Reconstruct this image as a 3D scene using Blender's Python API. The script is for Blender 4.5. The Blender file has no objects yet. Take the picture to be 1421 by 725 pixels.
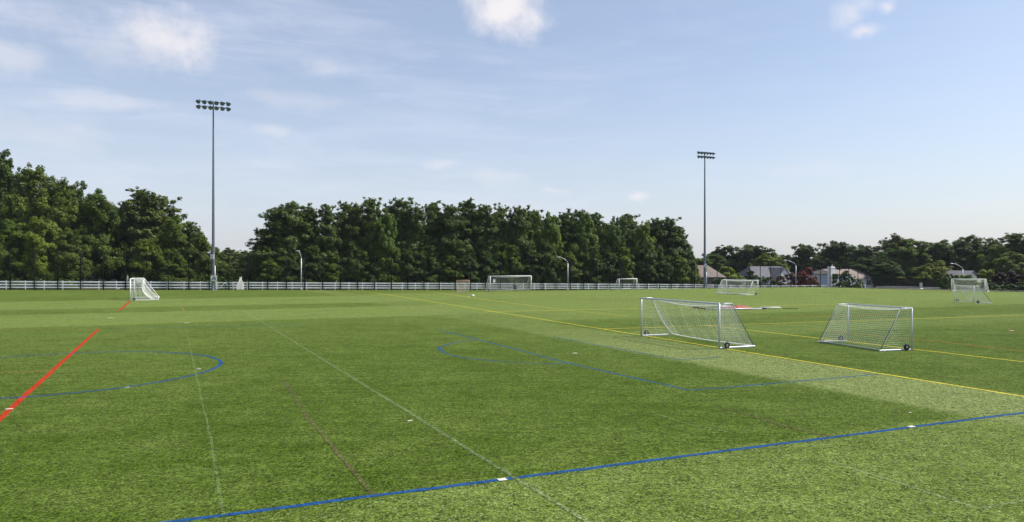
import bpy, bmesh, math, random
import numpy as np
from mathutils import Vector, Matrix

S = bpy.context.scene
COL = S.collection
R = math.radians

# ------------------------------------------------------------------ camera
HC = 3.83            # the photographer stands on low bleachers
F = 985.0            # focal length in photo pixels (1421 wide)
cd = bpy.data.cameras.new('camera')
cd.sensor_width = 36.0
cd.lens = 36.0 * F / 1421.0
cd.shift_y = 7.5 / 1421.0
cd.clip_start = 0.1
cd.clip_end = 5000
cam = bpy.data.objects.new('camera', cd)
COL.objects.link(cam)
cam.location = (0, 0, HC)
cam.rotation_euler = (R(90), 0, 0)
S.camera = cam

# ------------------------------------------------------------------ light
SUN_EL, SUN_AZ = R(50), R(79)       # azimuth clockwise from +Y
SKY_STRENGTH = 0.10
SUN_STRENGTH = 3.6
EXPOSURE = 0.60
ld = bpy.data.lights.new('sun', 'SUN')
ld.energy = SUN_STRENGTH
ld.angle = R(0.53)
ld.color = (1.0, 0.95, 0.87)
sun = bpy.data.objects.new('sun', ld)
COL.objects.link(sun)
sdir = Vector((math.cos(SUN_EL) * math.sin(SUN_AZ), math.cos(SUN_EL) * math.cos(SUN_AZ), math.sin(SUN_EL)))
sun.rotation_euler = sdir.to_track_quat('Z', 'Y').to_euler()
S.view_settings.view_transform = 'Standard'
S.view_settings.look = 'None'
S.view_settings.exposure = EXPOSURE
S.view_settings.gamma = 1.0
S.render.engine = 'CYCLES'
S.cycles.max_bounces = 8
S.cycles.transparent_max_bounces = 24


# ------------------------------------------------------------------ node helper
class NT:
    def __init__(self, tree):
        self.t = tree
        self.n = tree.nodes
        self.l = tree.links

    def put(self, sock, v):
        if v is None:
            return
        if isinstance(v, bpy.types.NodeSocket):
            self.l.new(v, sock)
        elif isinstance(v, (tuple, list)) and len(v) == 3 and sock.type == 'RGBA':
            sock.default_value = (*v, 1)
        else:
            sock.default_value = v

    def math(self, op, a, b=None, c=None, clamp=False):
        n = self.n.new('ShaderNodeMath'); n.operation = op; n.use_clamp = clamp
        self.put(n.inputs[0], a); self.put(n.inputs[1], b); self.put(n.inputs[2], c)
        return n.outputs[0]

    def vmath(self, op, a, b=None, out=0):
        n = self.n.new('ShaderNodeVectorMath'); n.operation = op
        self.put(n.inputs[0], a)
        if b is not None:
            self.put(n.inputs[1], b)
        return n.outputs[out]

    def dot(self, a, b):
        return self.vmath('DOT_PRODUCT', a, b, 'Value')

    def noise(self, vec, scale, detail=2, rough=0.5, dist=0.0, out=0):
        n = self.n.new('ShaderNodeTexNoise')
        self.put(n.inputs['Vector'], vec)
        n.inputs['Scale'].default_value = scale
        n.inputs['Detail'].default_value = detail
        n.inputs['Roughness'].default_value = rough
        n.inputs['Distortion'].default_value = dist
        return n.outputs[out]

    def mix(self, f, a, b, blend='MIX'):
        n = self.n.new('ShaderNodeMix'); n.data_type = 'RGBA'; n.blend_type = blend
        self.put(n.inputs[0], f); self.put(n.inputs[6], a); self.put(n.inputs[7], b)
        return n.outputs[2]

    def step(self, v, a, b, to0=0.0, to1=1.0, smooth=True):
        n = self.n.new('ShaderNodeMapRange')
        n.interpolation_type = 'SMOOTHSTEP' if smooth else 'LINEAR'
        self.put(n.inputs[0], v)
        self.put(n.inputs[1], a); self.put(n.inputs[2], b)
        self.put(n.inputs[3], to0); self.put(n.inputs[4], to1)
        return n.outputs[0]

    def mapping(self, vec, scale=(1, 1, 1), rot=(0, 0, 0), loc=(0, 0, 0)):
        n = self.n.new('ShaderNodeMapping')
        self.put(n.inputs[0], vec)
        n.inputs[1].default_value = loc; n.inputs[2].default_value = rot; n.inputs[3].default_value = scale
        return n.outputs[0]

    def coord(self, which='Object'):
        return self.n.new('ShaderNodeTexCoord').outputs[which]

    def bump(self, h, strength=0.5, dist=0.02):
        n = self.n.new('ShaderNodeBump')
        n.inputs['Strength'].default_value = strength
        n.inputs['Distance'].default_value = dist
        self.l.new(h, n.inputs['Height'])
        return n.outputs[0]


def new_mat(name):
    m = bpy.data.materials.new(name)
    m.use_nodes = True
    m.node_tree.nodes.clear()
    return m, NT(m.node_tree)


def principled(q, color, rough=0.5, metal=0.0, spec=0.5, normal=None, sheen=0.0):
    b = q.n.new('ShaderNodeBsdfPrincipled')
    q.put(b.inputs['Base Color'], color)
    q.put(b.inputs['Roughness'], rough)
    q.put(b.inputs['Metallic'], metal)
    q.put(b.inputs['Specular IOR Level'], spec)
    if sheen:
        b.inputs['Sheen Weight'].default_value = sheen
    if normal is not None:
        q.l.new(normal, b.inputs['Normal'])
    o = q.n.new('ShaderNodeOutputMaterial')
    q.l.new(b.outputs[0], o.inputs[0])
    return b


def simple(name, col, rough=0.5, metal=0.0, spec=0.5, var=0.12, scale=6.0, bump=0.0):
    m, q = new_mat(name)
    co = q.coord()
    n = q.noise(co, scale, 5, 0.6)
    lo = tuple(c * (1 - var) for c in col); hi = tuple(min(1, c * (1 + var)) for c in col)
    c = q.mix(q.step(n, 0.3, 0.7), lo, hi)
    nm = q.bump(n, bump, 0.02) if bump else None
    principled(q, c, rough, metal, spec, nm)
    return m


# ------------------------------------------------------------------ world: sky with light cloud
W = bpy.data.worlds.new('World')
S.world = W
W.use_nodes = True
W.node_tree.nodes.clear()
q = NT(W.node_tree)
sky = q.n.new('ShaderNodeTexSky')
sky.sky_type = 'NISHITA'
sky.sun_disc = False
sky.sun_elevation = SUN_EL
sky.sun_rotation = SUN_AZ
sky.altitude = 100
sky.air_density = 1.0
sky.dust_density = 1.6
sky.ozone_density = 1.6
d = q.vmath('NORMALIZE', q.coord('Generated'))
elev = q.dot(d, (0, 0, 1))
warp = q.vmath('SUBTRACT', q.noise(d, 4.5, 5, 0.62, out=1), (0.5, 0.5, 0.5))


def sdirn(px, py):
    return Vector(((px - 710.5) / F, 1.0, (370 - py) / F)).normalized()


# high thin cirrus, streaky, denser low down and to the west
str_v = q.mapping(d, scale=(1.6, 1.6, 9.0), rot=(0, R(9), 0))
ci = q.noise(str_v, 2.1, 7, 0.62, 0.6)
ci2 = q.noise(q.mapping(d, scale=(2.2, 2.2, 15.0), rot=(0, R(-7), 0), loc=(3, 1, 2)), 3.1, 6, 0.65, 0.8)
westmask = q.step(q.dot(d, (-0.93, 0.3, 0.0)), -0.35, 0.72, 0.22, 1.0)
cirr = q.math('MULTIPLY', q.step(q.math('ADD', q.math('MULTIPLY', ci, 0.6), q.math('MULTIPLY', ci2, 0.4)), 0.42, 0.70), westmask)
cirr = q.math('ADD', q.math('MULTIPLY', cirr, 0.27), q.math('MULTIPLY', westmask, 0.16))
# pale band of haze along the horizon
horizon = q.math('MULTIPLY', q.step(elev, 0.0, 0.30, 1.0, 0.0), 0.42)

CUM = [  # photo x, y, half width px, half height px, opacity
    (228, 55, 62, 37, 0.85), (160, 68, 70, 30, 0.30), (700, 14, 58, 38, 1.0), (668, 36, 26, 22, .5),
    (1177, 22, 24, 18, 0.55), (1201, 41, 26, 12, 0.75), (1231, 9, 13, 9, 0.7), (1195, 8, 20, 16, 0.4),
    (886, 265, 15, 8, 0.7), (380, 178, 22, 9, .32), (612, 229, 30, 7, .38), (40, 180, 80, 22, .22),
    (455, 96, 34, 11, .26), (150, 145, 110, 12, .30), (690, 246, 45, 12, .25), (400, 135, 70, 11, .22),
    (768, 261, 18, 4, .3), (10, 85, 55, 22, .42), (1360, 293, 60, 5, .22), (20, 20, 90, 34, .3), (1130, 240, 60, 10, .12)]
cum = None
fine = q.noise(d, 30, 6, 0.65)
billow = q.noise(d, 9.5, 4, 0.55)
for (px, py, hw, hh, op) in CUM:
    c = sdirn(px, py)
    right = Vector((c.y, -c.x, 0)).normalized()
    up = right.cross(c)
    v = q.vmath('SUBTRACT', d, tuple(c))
    v = q.vmath('ADD', v, q.vmath('SCALE', warp, None))
    v.node.inputs[1].links and None
    k = F / c.y
    x = q.math('MULTIPLY', q.dot(v, tuple(right)), 985.0 / hw)
    y = q.math('MULTIPLY', q.dot(v, tuple(up)), 985.0 / hh)
    rr = q.math('SQRT', q.math('ADD', q.math('MULTIPLY', x, x), q.math('MULTIPLY', y, y)))
    rr = q.math('ADD', rr, q.math('MULTIPLY', q.math('SUBTRACT', fine, 0.5), 1.3))
    rr = q.math('ADD', rr, q.math('MULTIPLY', q.math('SUBTRACT', billow, 0.5), 2.2))
    front = q.step(q.dot(d, tuple(c)), 0.6, 0.8)
    mk = q.math('MULTIPLY', q.math('MULTIPLY', q.step(rr, 1.30, 0.10), op), front)
    cum = mk if cum is None else q.math('MAXIMUM', cum, mk)
for n in q.n:      # amount of warp for the vector 'SCALE' nodes
    if n.bl_idname == 'ShaderNodeVectorMath' and n.operation == 'SCALE':
        n.inputs['Scale'].default_value = 0.055
base = sky.outputs[0]
SK = 1.0
tinted = q.mix(1.0, base, (0.96, 0.97, 0.985), "MULTIPLY")
tinted = q.mix(0.10, tinted, (5.6, 5.7, 6.4))
c1 = q.mix(horizon, tinted, (4.9, 5.1, 5.8))
c2 = q.mix(cirr, c1, (5.9, 6.1, 7.0))
c3 = q.mix(cum, c2, (6.1, 5.9, 6.1))
bg = q.n.new('ShaderNodeBackground')
bg.inputs[1].default_value = SKY_STRENGTH
q.l.new(c3, bg.inputs[0])
wo = q.n.new('ShaderNodeOutputWorld')
q.l.new(bg.outputs[0], wo.inputs[0])


# ------------------------------------------------------------------ terrain
FP = Vector((-77.0, 107.0))              # a point on the fence line
FD = Vector((0.921, 0.389))              # its direction
FN = Vector((-0.389, 0.921))             # outward from the field


def sm(x):
    x = max(0.0, min(1.0, x))
    return x * x * (3 - 2 * x)


def zg(x, y):
    t = max(-40.0, min(190.0, (x - FP.x) * FD.x + (y - FP.y) * FD.y))
    dd = (x - FP.x) * FN.x + (y - FP.y) * FN.y
    zf = 0.29 - 0.0135 * t
    z = zf * sm((dd + 30.0) / 30.0)
    e = .765 * (x - 61.6) + .644 * (y - 123.7)
    f2 = sm((e - 1.0) / 32.0)
    return z * (1 - f2) + min(z, -2.0) * f2


def G(px, py):
    """point of the ground seen at a place in the photograph"""
    D = F * HC / (py - 370.0)
    for _ in range(12):
        x = (px - 710.5) * D / F
        D = F * (HC - zg(x, D)) / (py - 370.0)
    return Vector(((px - 710.5) * D / F, D, zg((px - 710.5) * D / F, D)))


def fence_pt(t, off=0.0):
    p = FP + FD * t + FN * off
    return Vector((p.x, p.y, zg(p.x, p.y)))


def fence_t(px, off=0.0):
    k = (px - 710.5) / F
    P = FP + FN * off
    return (k * P.y - P.x) / (FD.x - k * FD.y)


# ------------------------------------------------------------------ mesh helper
class MB:
    def __init__(self):
        self.v = []; self.f = []; self.smooth = []

    def add(self, vs, fs, smooth=False):
        o = len(self.v)
        self.v += [tuple(p) for p in vs]
        self.f += [tuple(i + o for i in f) for f in fs]
        self.smooth += [smooth] * len(fs)

    def box(self, x0, x1, y0, y1, z0, z1, M=None):
        vs = [Vector((x, y, z)) for z in (z0, z1) for y in (y0, y1) for x in (x0, x1)]
        if M is not None:
            vs = [M @ v for v in vs]
        self.add(vs, [(0, 2, 3, 1), (4, 5, 7, 6), (0, 1, 5, 4), (2, 6, 7, 3), (0, 4, 6, 2), (1, 3, 7, 5)])

    def bevbox(self, x0, x1, y0, y1, z0, z1, b=0.01, M=None):
        """box with chamfered vertical edges and top"""
        vs = []
        for (z, i) in ((z0, 0), (z1 - b, 0), (z1, b)):
            a0, a1, c0, c1 = x0 + i, x1 - i, y0 + i, y1 - i
            vs += [Vector(p) for p in ((a0 + b, c0, z), (a1 - b, c0, z), (a1, c0 + b, z), (a1, c1 - b, z),
                                       (a1 - b, c1, z), (a0 + b, c1, z), (a0, c1 - b, z), (a0, c0 + b, z))]
        if M is not None:
            vs = [M @ v for v in vs]
        fs = [tuple(reversed(range(8)))]
        for k in (0, 8):
            for i in range(8):
                j = (i + 1) % 8
                fs.append((k + i, k + j, k + 8 + j, k + 8 + i))
        fs.append(tuple(range(16, 24)))
        self.add(vs, fs)

    def tube(self, pts, r, n=8, caps=True, r_list=None, smooth=True):
        pts = [Vector(p) for p in pts]
        up = Vector((0, 0, 1))
        vs = []; fs = []
        prev = None
        for i, p in enumerate(pts):
            a = pts[max(i - 1, 0)]; b = pts[min(i + 1, len(pts) - 1)]
            t = (b - a).normalized()
            if prev is None:
                s = t.cross(up)
                if s.length < 0.05:
                    s = t.cross(Vector((1, 0, 0)))
                s.normalize()
            else:
                s = (prev - t * prev.dot(t)).normalized()
            prev = s
            w = t.cross(s)
            rr = r_list[i] if r_list else r
            for k in range(n):
                an = 2 * math.pi * (k + .5) / n
                vs.append(p + s * math.cos(an) * rr + w * math.sin(an) * rr)
        for i in range(len(pts) - 1):
            for k in range(n):
                j = (k + 1) % n
                fs.append((i * n + k, i * n + j, (i + 1) * n + j, (i + 1) * n + k))
        if caps:
            fs.append(tuple(range(n))[::-1])
            m = (len(pts) - 1) * n
            fs.append(tuple(range(m, m + n)))
        self.add(vs, fs, smooth and n > 5)

    def lathe(self, prof, M=None, n=14, smooth=True):
        vs = []; fs = []
        for (r, z) in prof:
            for k in range(n):
                an = 2 * math.pi * k / n
                v = Vector((r * math.cos(an), r * math.sin(an), z))
                vs.append(M @ v if M is not None else v)
        for i in range(len(prof) - 1):
            for k in range(n):
                j = (k + 1) % n
                fs.append((i * n + k, i * n + j, (i + 1) * n + j, (i + 1) * n + k))
        self.add(vs, fs, smooth)

    def mesh(self, name, mat):
        me = bpy.data.meshes.new(name)
        me.from_pydata(self.v, [], self.f)
        if any(self.smooth):
            me.polygons.foreach_set('use_smooth', self.smooth)
        me.materials.append(mat)
        me.update()
        return me

    def build(self, name, mat, parent=None):
        o = bpy.data.objects.new(name, self.mesh(name, mat))
        COL.objects.link(o)
        if parent is not None:
            o.parent = parent
        return o


def tag(o, label=None, cat=None, group=None, kind=None):
    if label: o['label'] = label
    if cat: o['category'] = cat
    if group: o['group'] = group
    if kind: o['kind'] = kind
    return o


def empty(name, loc=(0, 0, 0), rz=0.0):
    o = bpy.data.objects.new(name, None)
    o.empty_display_size = 0.3
    COL.objects.link(o)
    o.location = loc
    o.rotation_euler = (0, 0, rz)
    return o


def put(name, me, parent=None, loc=(0, 0, 0), rz=0.0, sc=(1, 1, 1)):
    o = bpy.data.objects.new(name, me)
    COL.objects.link(o)
    o.location = loc; o.rotation_euler = (0, 0, rz); o.scale = sc
    if parent is not None:
        o.parent = parent
    return o


# ------------------------------------------------------------------ turf
def gvec(v):
    return (v.x, v.y, 0.0)


U = Vector((-0.42, 0.907, 0)).normalized()
V = Vector((0.907, 0.42, 0)).normalized()


def at_s(px, py):
    p = G(px, py); return p.x * U.x + p.y * U.y


def at_t(px, py):
    p = G(px, py); return p.x * V.x + p.y * V.y


def turf_group():
    g = bpy.data.node_groups.new('turf', 'ShaderNodeTree')
    g.interface.new_socket('Color', in_out='OUTPUT', socket_type='NodeSocketColor')
    g.interface.new_socket('Height', in_out='OUTPUT', socket_type='NodeSocketFloat')
    q = NT(g)
    out = q.n.new('NodeGroupOutput')
    co = q.coord('Object')
    s0 = q.dot(co, tuple(U)); t0 = q.dot(co, tuple(V))
    wob = q.math('MULTIPLY', q.math('SUBTRACT', q.noise(co, 0.5, 3), 0.5), 0.5)
    s = q.math('ADD', s0, wob); t = q.math('ADD', t0, wob)
    rag = q.math('MULTIPLY', q.math('SUBTRACT', q.noise(co, 3.0, 3), 0.5), 0.5)
    s = q.math('ADD', s, rag); t = q.math('ADD', t, rag)
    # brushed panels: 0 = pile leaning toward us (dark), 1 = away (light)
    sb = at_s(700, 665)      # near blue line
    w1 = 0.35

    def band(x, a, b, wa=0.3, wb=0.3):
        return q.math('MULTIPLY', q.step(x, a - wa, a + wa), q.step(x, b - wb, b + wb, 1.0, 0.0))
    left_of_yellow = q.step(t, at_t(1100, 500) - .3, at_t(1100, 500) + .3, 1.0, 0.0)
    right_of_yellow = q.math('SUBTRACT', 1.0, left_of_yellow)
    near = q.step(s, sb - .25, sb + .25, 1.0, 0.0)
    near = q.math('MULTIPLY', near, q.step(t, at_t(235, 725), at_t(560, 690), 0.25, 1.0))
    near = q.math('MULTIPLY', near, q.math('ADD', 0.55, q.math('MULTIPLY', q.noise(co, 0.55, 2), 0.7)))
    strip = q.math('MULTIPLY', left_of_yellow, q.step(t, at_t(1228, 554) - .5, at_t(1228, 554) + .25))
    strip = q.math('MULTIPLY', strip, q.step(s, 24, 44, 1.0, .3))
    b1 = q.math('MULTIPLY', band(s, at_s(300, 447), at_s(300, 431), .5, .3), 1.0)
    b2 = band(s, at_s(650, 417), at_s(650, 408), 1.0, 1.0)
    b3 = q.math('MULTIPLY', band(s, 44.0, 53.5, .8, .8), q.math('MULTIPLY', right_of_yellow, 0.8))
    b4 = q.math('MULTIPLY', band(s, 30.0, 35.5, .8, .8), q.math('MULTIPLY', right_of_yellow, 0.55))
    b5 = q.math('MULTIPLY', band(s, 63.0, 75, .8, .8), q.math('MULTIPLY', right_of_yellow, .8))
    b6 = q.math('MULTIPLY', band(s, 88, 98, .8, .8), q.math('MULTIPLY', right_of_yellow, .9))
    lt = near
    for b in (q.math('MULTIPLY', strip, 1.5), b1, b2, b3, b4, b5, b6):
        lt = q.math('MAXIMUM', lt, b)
    # roll seams every 4.57 m, each roll a touch different
    roll = q.math('FRACT', q.math('MULTIPLY', q.math('SINE', q.math('MULTIPLY', q.math('FLOOR', q.math('DIVIDE', t, 4.57)), 12.9)), 43.7))
    patch = q.noise(co, 0.10, 4, 0.6)
    patch2 = q.noise(co, 0.55, 4, 0.6)
    fleck_v = q.mapping(co, scale=(16.0, 26.0, 10.0), rot=(0, 0, R(-20)))
    fl = q.noise(fleck_v, 1.0, 4, 0.72)
    fine = q.noise(q.mapping(co, scale=(30, 48, 30), rot=(0, 0, R(12))), 1.0, 3, 0.75)
    mid = q.noise(q.mapping(co, scale=(2.6, 5.2, 3), rot=(0, 0, R(-12))), 1.0, 4, 0.65)
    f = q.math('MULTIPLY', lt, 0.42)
    f = q.math('ADD', f, q.math('MULTIPLY', roll, 0.06))
    f = q.math('ADD', f, q.math('MULTIPLY', q.math('SUBTRACT', patch, 0.5), 0.55))
    f = q.math('ADD', f, q.math('MULTIPLY', q.math('SUBTRACT', patch2, 0.5), 0.75))
    f = q.math('ADD', f, q.math('MULTIPLY', q.math('SUBTRACT', mid, 0.5), 0.9))
    br = q.noise(q.mapping(co, scale=(0.30, 1.9, 1.0), rot=(0, 0, R(-24.8))), 1.0, 5, 0.6, .4)
    f = q.math('ADD', f, q.math('MULTIPLY', q.math('SUBTRACT', br, 0.5), 0.75))
    f = q.math('ADD', f, 0.22)
    f = q.math('ADD', f, q.step(s0, 18, 55, 0.0, 0.27))  # farther turf gets a lighter colour, standing in for sheen at grazing angles
    f = q.math('ADD', f, 0.0, clamp=True)
    dark = (0.044, 0.078, 0.004); light = (0.136, 0.185, 0.040)
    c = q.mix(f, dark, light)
    c = q.mix(q.math('MULTIPLY', strip, .35), c, (0.17, 0.195, 0.085))      # whitish sheen of the brushed strip, mixed into the colour
    # blade scale contrast: glints and shadow between blades put into the colour
    def cells(sc, rz):
        n = q.n.new('ShaderNodeTexVoronoi'); n.feature = 'F1'; n.inputs['Scale'].default_value = 1.0
        q.l.new(q.mapping(q.vmath('ADD', co, q.vmath('MULTIPLY', q.noise(co, 9, 2, out=1), (.12, .12, 0))), scale=sc, rot=(0, 0, R(rz))), n.inputs['Vector'])
        sp_ = q.n.new('ShaderNodeSeparateColor'); q.l.new(n.outputs['Color'], sp_.inputs[0])
        return sp_.outputs[0]
    v1 = cells((23, 23, 12), -22); v2 = cells((48, 48, 22), 15); v3 = cells((5.5, 6.5, 5), -26)
    k = q.math('MULTIPLY', q.math('POWER', v1, 1.5), 0.85)
    k = q.math('ADD', k, q.math('MULTIPLY', q.math('POWER', v2, 2.5), 1.15))
    k = q.math('ADD', k, q.math('MULTIPLY', v3, 0.24))
    k = q.math('ADD', k, q.math('MULTIPLY', q.step(fl, 0.38, 0.62), 0.34))
    k = q.math('SUBTRACT', k, 0.03)
    k = q.math('MAXIMUM', k, 0.08)
    c = q.mix(1.0, c, q.vmath('SCALE', (1, 1, 1), None), 'MULTIPLY')
    for n in q.n:
        if n.bl_idname == 'ShaderNodeVectorMath' and n.operation == 'SCALE':
            q.l.new(k, n.inputs['Scale'])
    # glints on the blades, painted in as pale flecks
    sp = q.step(q.noise(q.mapping(co, scale=(60, 60, 60)), 1.0, 1, 0.5), 0.70, 0.80)
    c = q.mix(q.math('MULTIPLY', sp, q.math('ADD', 0.35, q.math('MULTIPLY', lt, 0.5))), c, (0.34, 0.42, 0.22))
    gl = q.math('MULTIPLY', q.math('GREATER_THAN', cells((48, 48, 26), 40), 0.92), q.math('ADD', 0.22, q.math('MULTIPLY', lt, 0.35)))
    c = q.mix(gl, c, (0.36, 0.43, 0.20))
    # natural ground beyond the fences
    dd = q.math('SUBTRACT', q.dot(co, (FN.x, FN.y, 0)), FP.x * FN.x + FP.y * FN.y)
    ee = q.math('ADD', q.dot(co, (.765, .644, 0)), -(.765 * 61.6 + .644 * 123.7))
    o1 = q.math('MAXIMUM', q.step(dd, -0.5, 1.2), q.step(ee, 0.0, 1.0))
    rough_g = q.mix(q.noise(co, 0.4, 5, 0.65), (0.035, 0.05, 0.015), (0.10, 0.095, 0.045))
    c = q.mix(o1, c, rough_g)
    q.l.new(c, out.inputs[0])
    h = q.math('ADD', q.math('MULTIPLY', v1, 0.5), q.math('MULTIPLY', v2, 0.5))
    q.l.new(h, out.inputs[1])
    return g


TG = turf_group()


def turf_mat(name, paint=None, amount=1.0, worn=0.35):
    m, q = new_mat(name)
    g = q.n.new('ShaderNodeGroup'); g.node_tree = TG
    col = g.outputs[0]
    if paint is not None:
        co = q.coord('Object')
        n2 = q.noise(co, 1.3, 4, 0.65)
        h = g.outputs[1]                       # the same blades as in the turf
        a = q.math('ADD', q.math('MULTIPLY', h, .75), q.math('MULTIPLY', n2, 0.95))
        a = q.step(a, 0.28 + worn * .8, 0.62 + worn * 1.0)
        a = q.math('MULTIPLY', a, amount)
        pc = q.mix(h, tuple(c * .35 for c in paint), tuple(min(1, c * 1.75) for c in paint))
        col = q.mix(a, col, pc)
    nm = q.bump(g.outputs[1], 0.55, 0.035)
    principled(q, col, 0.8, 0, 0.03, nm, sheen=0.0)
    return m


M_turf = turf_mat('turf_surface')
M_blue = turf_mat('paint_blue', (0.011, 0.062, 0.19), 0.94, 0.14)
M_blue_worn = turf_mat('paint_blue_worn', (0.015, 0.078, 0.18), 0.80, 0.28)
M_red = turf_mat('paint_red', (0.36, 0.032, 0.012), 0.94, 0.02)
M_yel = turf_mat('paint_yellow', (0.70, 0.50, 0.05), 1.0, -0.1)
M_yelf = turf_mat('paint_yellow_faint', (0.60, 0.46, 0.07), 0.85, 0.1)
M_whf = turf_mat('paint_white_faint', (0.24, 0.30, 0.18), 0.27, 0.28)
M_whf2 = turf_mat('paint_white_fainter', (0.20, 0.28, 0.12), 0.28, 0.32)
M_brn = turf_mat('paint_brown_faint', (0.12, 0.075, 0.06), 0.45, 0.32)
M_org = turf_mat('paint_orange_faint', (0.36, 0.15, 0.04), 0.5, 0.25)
M_tick = simple('paint_white_tick', (0.62, 0.60, 0.52), 0.8, var=.3, scale=30)

# ground sheet
xs = sorted(set([-1500, -900, -500, -300, -200] + list(np.arange(-160, 211, 2.5)) + [250, 330, 500, 900, 1500]))
ys = sorted(set([-200, -80, -30] + list(np.arange(-5, 256, 2.5)) + [280, 330, 420, 600, 1000, 2500]))
gv = [(x, y, zg(x, y)) for y in ys for x in xs]
nx = len(xs)
gf = [(j * nx + i, j * nx + i + 1, (j + 1) * nx + i + 1, (j + 1) * nx + i) for j in range(len(ys) - 1) for i in range(nx - 1)]
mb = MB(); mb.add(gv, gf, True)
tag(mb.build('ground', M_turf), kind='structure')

line_i = [0]


def strip(pts, width, mat, name='field_line', closed=False):
    """painted line through ground points"""
    line_i[0] += 1
    off = 0.003 + 0.0005 * (line_i[0] % 9)
    P = [Vector((p[0], p[1])) for p in pts]
    # resample
    Q = []
    n = len(P)
    segs = n if closed else n - 1
    for i in range(segs):
        a, b = P[i], P[(i + 1) % n]
        k = max(1, int((b - a).length / (.35 if min(a.length, b.length) < 45 else 1.2)))
        for j in range(k):
            Q.append(a.lerp(b, j / k))
    if not closed:
        Q.append(P[-1])
    vs = []; fs = []
    m = len(Q)
    rnd = random.Random(line_i[0])
    wav = [.006 * math.sin(i * .31 + line_i[0]) + .005 * math.sin(i * .83 + 2) for i in range(m)]
    for i, p in enumerate(Q):
        a = Q[(i - 1) % m] if (closed or i > 0) else p
        b = Q[(i + 1) % m] if (closed or i < m - 1) else p
        t = (b - a).normalized()
        nn = Vector((-t.y, t.x))
        w = width / 2
        for s_ in (1, -1):
            c = p + nn * (w * s_ + wav[i] + rnd.uniform(-.09, .09) * width)
            vs.append((c.x, c.y, zg(c.x, c.y) + off))
    for i in range(m if closed else m - 1):
        j = (i + 1) % m
        fs.append((2 * i + 1, 2 * j + 1, 2 * j, 2 * i))
    b_ = MB(); b_.add(vs, fs)
    return tag(b_.build(name, mat), kind='structure')


def px_line(pp, w, mat, name='field_line'):
    return strip([G(*p) for p in pp], w, mat, name)


def extend(a, b, ka=0.0, kb=0.0):
    A, B = G(*a), G(*b)
    d_ = B - A
    return [A - d_ * ka, B + d_ * kb]


def arc_fit(pp, n=8):
    """smooth curve through ground points (Catmull-Rom)"""
    P = [G(*p).xy for p in pp]
    out = []
    for i in range(len(P) - 1):
        p0 = P[max(i - 1, 0)]; p1 = P[i]; p2 = P[i + 1]; p3 = P[min(i + 2, len(P) - 1)]
        for j in range(n):
            t = j / n
            out.append(0.5 * ((2 * p1) + (p2 - p0) * t + (2 * p0 - 5 * p1 + 4 * p2 - p3) * t * t + (3 * p1 - p0 - 3 * p2 + p3) * t ** 3))
    out.append(P[-1])
    return out


strip(extend((-60, 635), (137, 457)), 0.17, M_red)
strip(extend((166, 431), (181, 418)), 0.22, M_red)
strip(extend((235, 725), (1421, 573), .12, .3), 0.13, M_blue)
# centre circle
c0 = Vector((-17.0, 26.0)); Rr = 5.86
strip([(c0.x + Rr * math.cos(a), c0.y + Rr * math.sin(a)) for a in np.linspace(0, 2 * math.pi, 73)[:-1]], 0.13, M_blue, closed=True)
strip(extend((-40, 519), (73, 515)), 0.10, M_org)
px_line([(258, 455), (273, 524), (293, 612), (310, 715)], 0.055, M_whf2)
strip(extend((334, 429), (815, 725), 0, .1), 0.10, M_whf)
px_line([(395, 530), (427, 580), (470, 630), (518, 687)], 0.09, M_brn)
px_line([(608.8, 458), (663.5, 471.4), (781.7, 502.4), (885, 526), (956, 541.7)], 0.14, M_blue_worn)
px_line([(956, 541.7), (1000, 538.7), (1219, 519.5)], 0.13, M_blue_worn)
strip(arc_fit([(664, 471.2), (633, 475.5), (613, 481), (610.5, 485), (622, 492), (650, 497.3), (695, 502), (750, 504.7), (790, 504.6)]), 0.14, M_blue_worn)
px_line([(770, 468), (844, 481.7), (900, 492), (946, 500)], 0.12, M_blue_worn)
px_line([(946, 499.6), (1000, 496)], 0.12, M_blue_worn)
strip(extend((490, 404.2), (1421, 550.6), 0, .25), 0.10, M_yel)
px_line([(562, 403.6), (676, 416.6), (781, 430), (870, 439)], 0.10, M_yelf)
strip(extend((977, 451.4), (1421, 502.6), 0, .3), 0.10, M_yel)
strip(extend((835, 457), (1421, 437.6), 0, .2), 0.14, M_yelf)
px_line([(672, 433), (782, 430.6), (1059, 425), (1166, 422)], 0.16, M_yelf)
px_line([(1120, 456), (1261, 471), (1330, 477), (1421, 488)], 0.20, M_org)
px_line([(1070, 441), (1134, 440), (1247, 435)], 0.3, M_org)
px_line([(150, 456), (280, 454), (420, 451)], 0.12, M_blue_worn)
px_line([(1150, 640), (1216, 661), (1244, 669), (1290, 684.5), (1352, 704.5), (1362, 705.5), (1421, 695), (1520, 676)], 0.08, M_whf)
px_line([(900, 571), (960, 590), (1010, 600)], 0.07, M_whf2)
px_line([(1005, 566), (1090, 592), (1155, 607)], 0.12, M_brn)
px_line([(0, 457.5), (60, 457), (120, 457)], .12, M_org)
px_line([(251, 426), (256, 432)], .10, M_org)
px_line([(800, 414), (980, 411), (1200, 408)], .12, M_yelf)


def tick(px, py, w=.11, l=.17):
    p = G(px, py)
    b_ = MB()
    a = math.atan2(V.y, V.x)
    M = Matrix.Translation((p.x, p.y, 0.0)) @ Matrix.Rotation(a, 4, 'Z')
    z = zg(p.x, p.y) + 0.010
    b_.add([M @ Vector((x, y, z)) for x, y in ((-l / 2, -w / 2), (l / 2, -w / 2), (l / 2, w / 2), (-l / 2, w / 2))], [(0, 1, 2, 3)])
    return tag(b_.build('hash_mark', M_tick), kind='structure')


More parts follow.
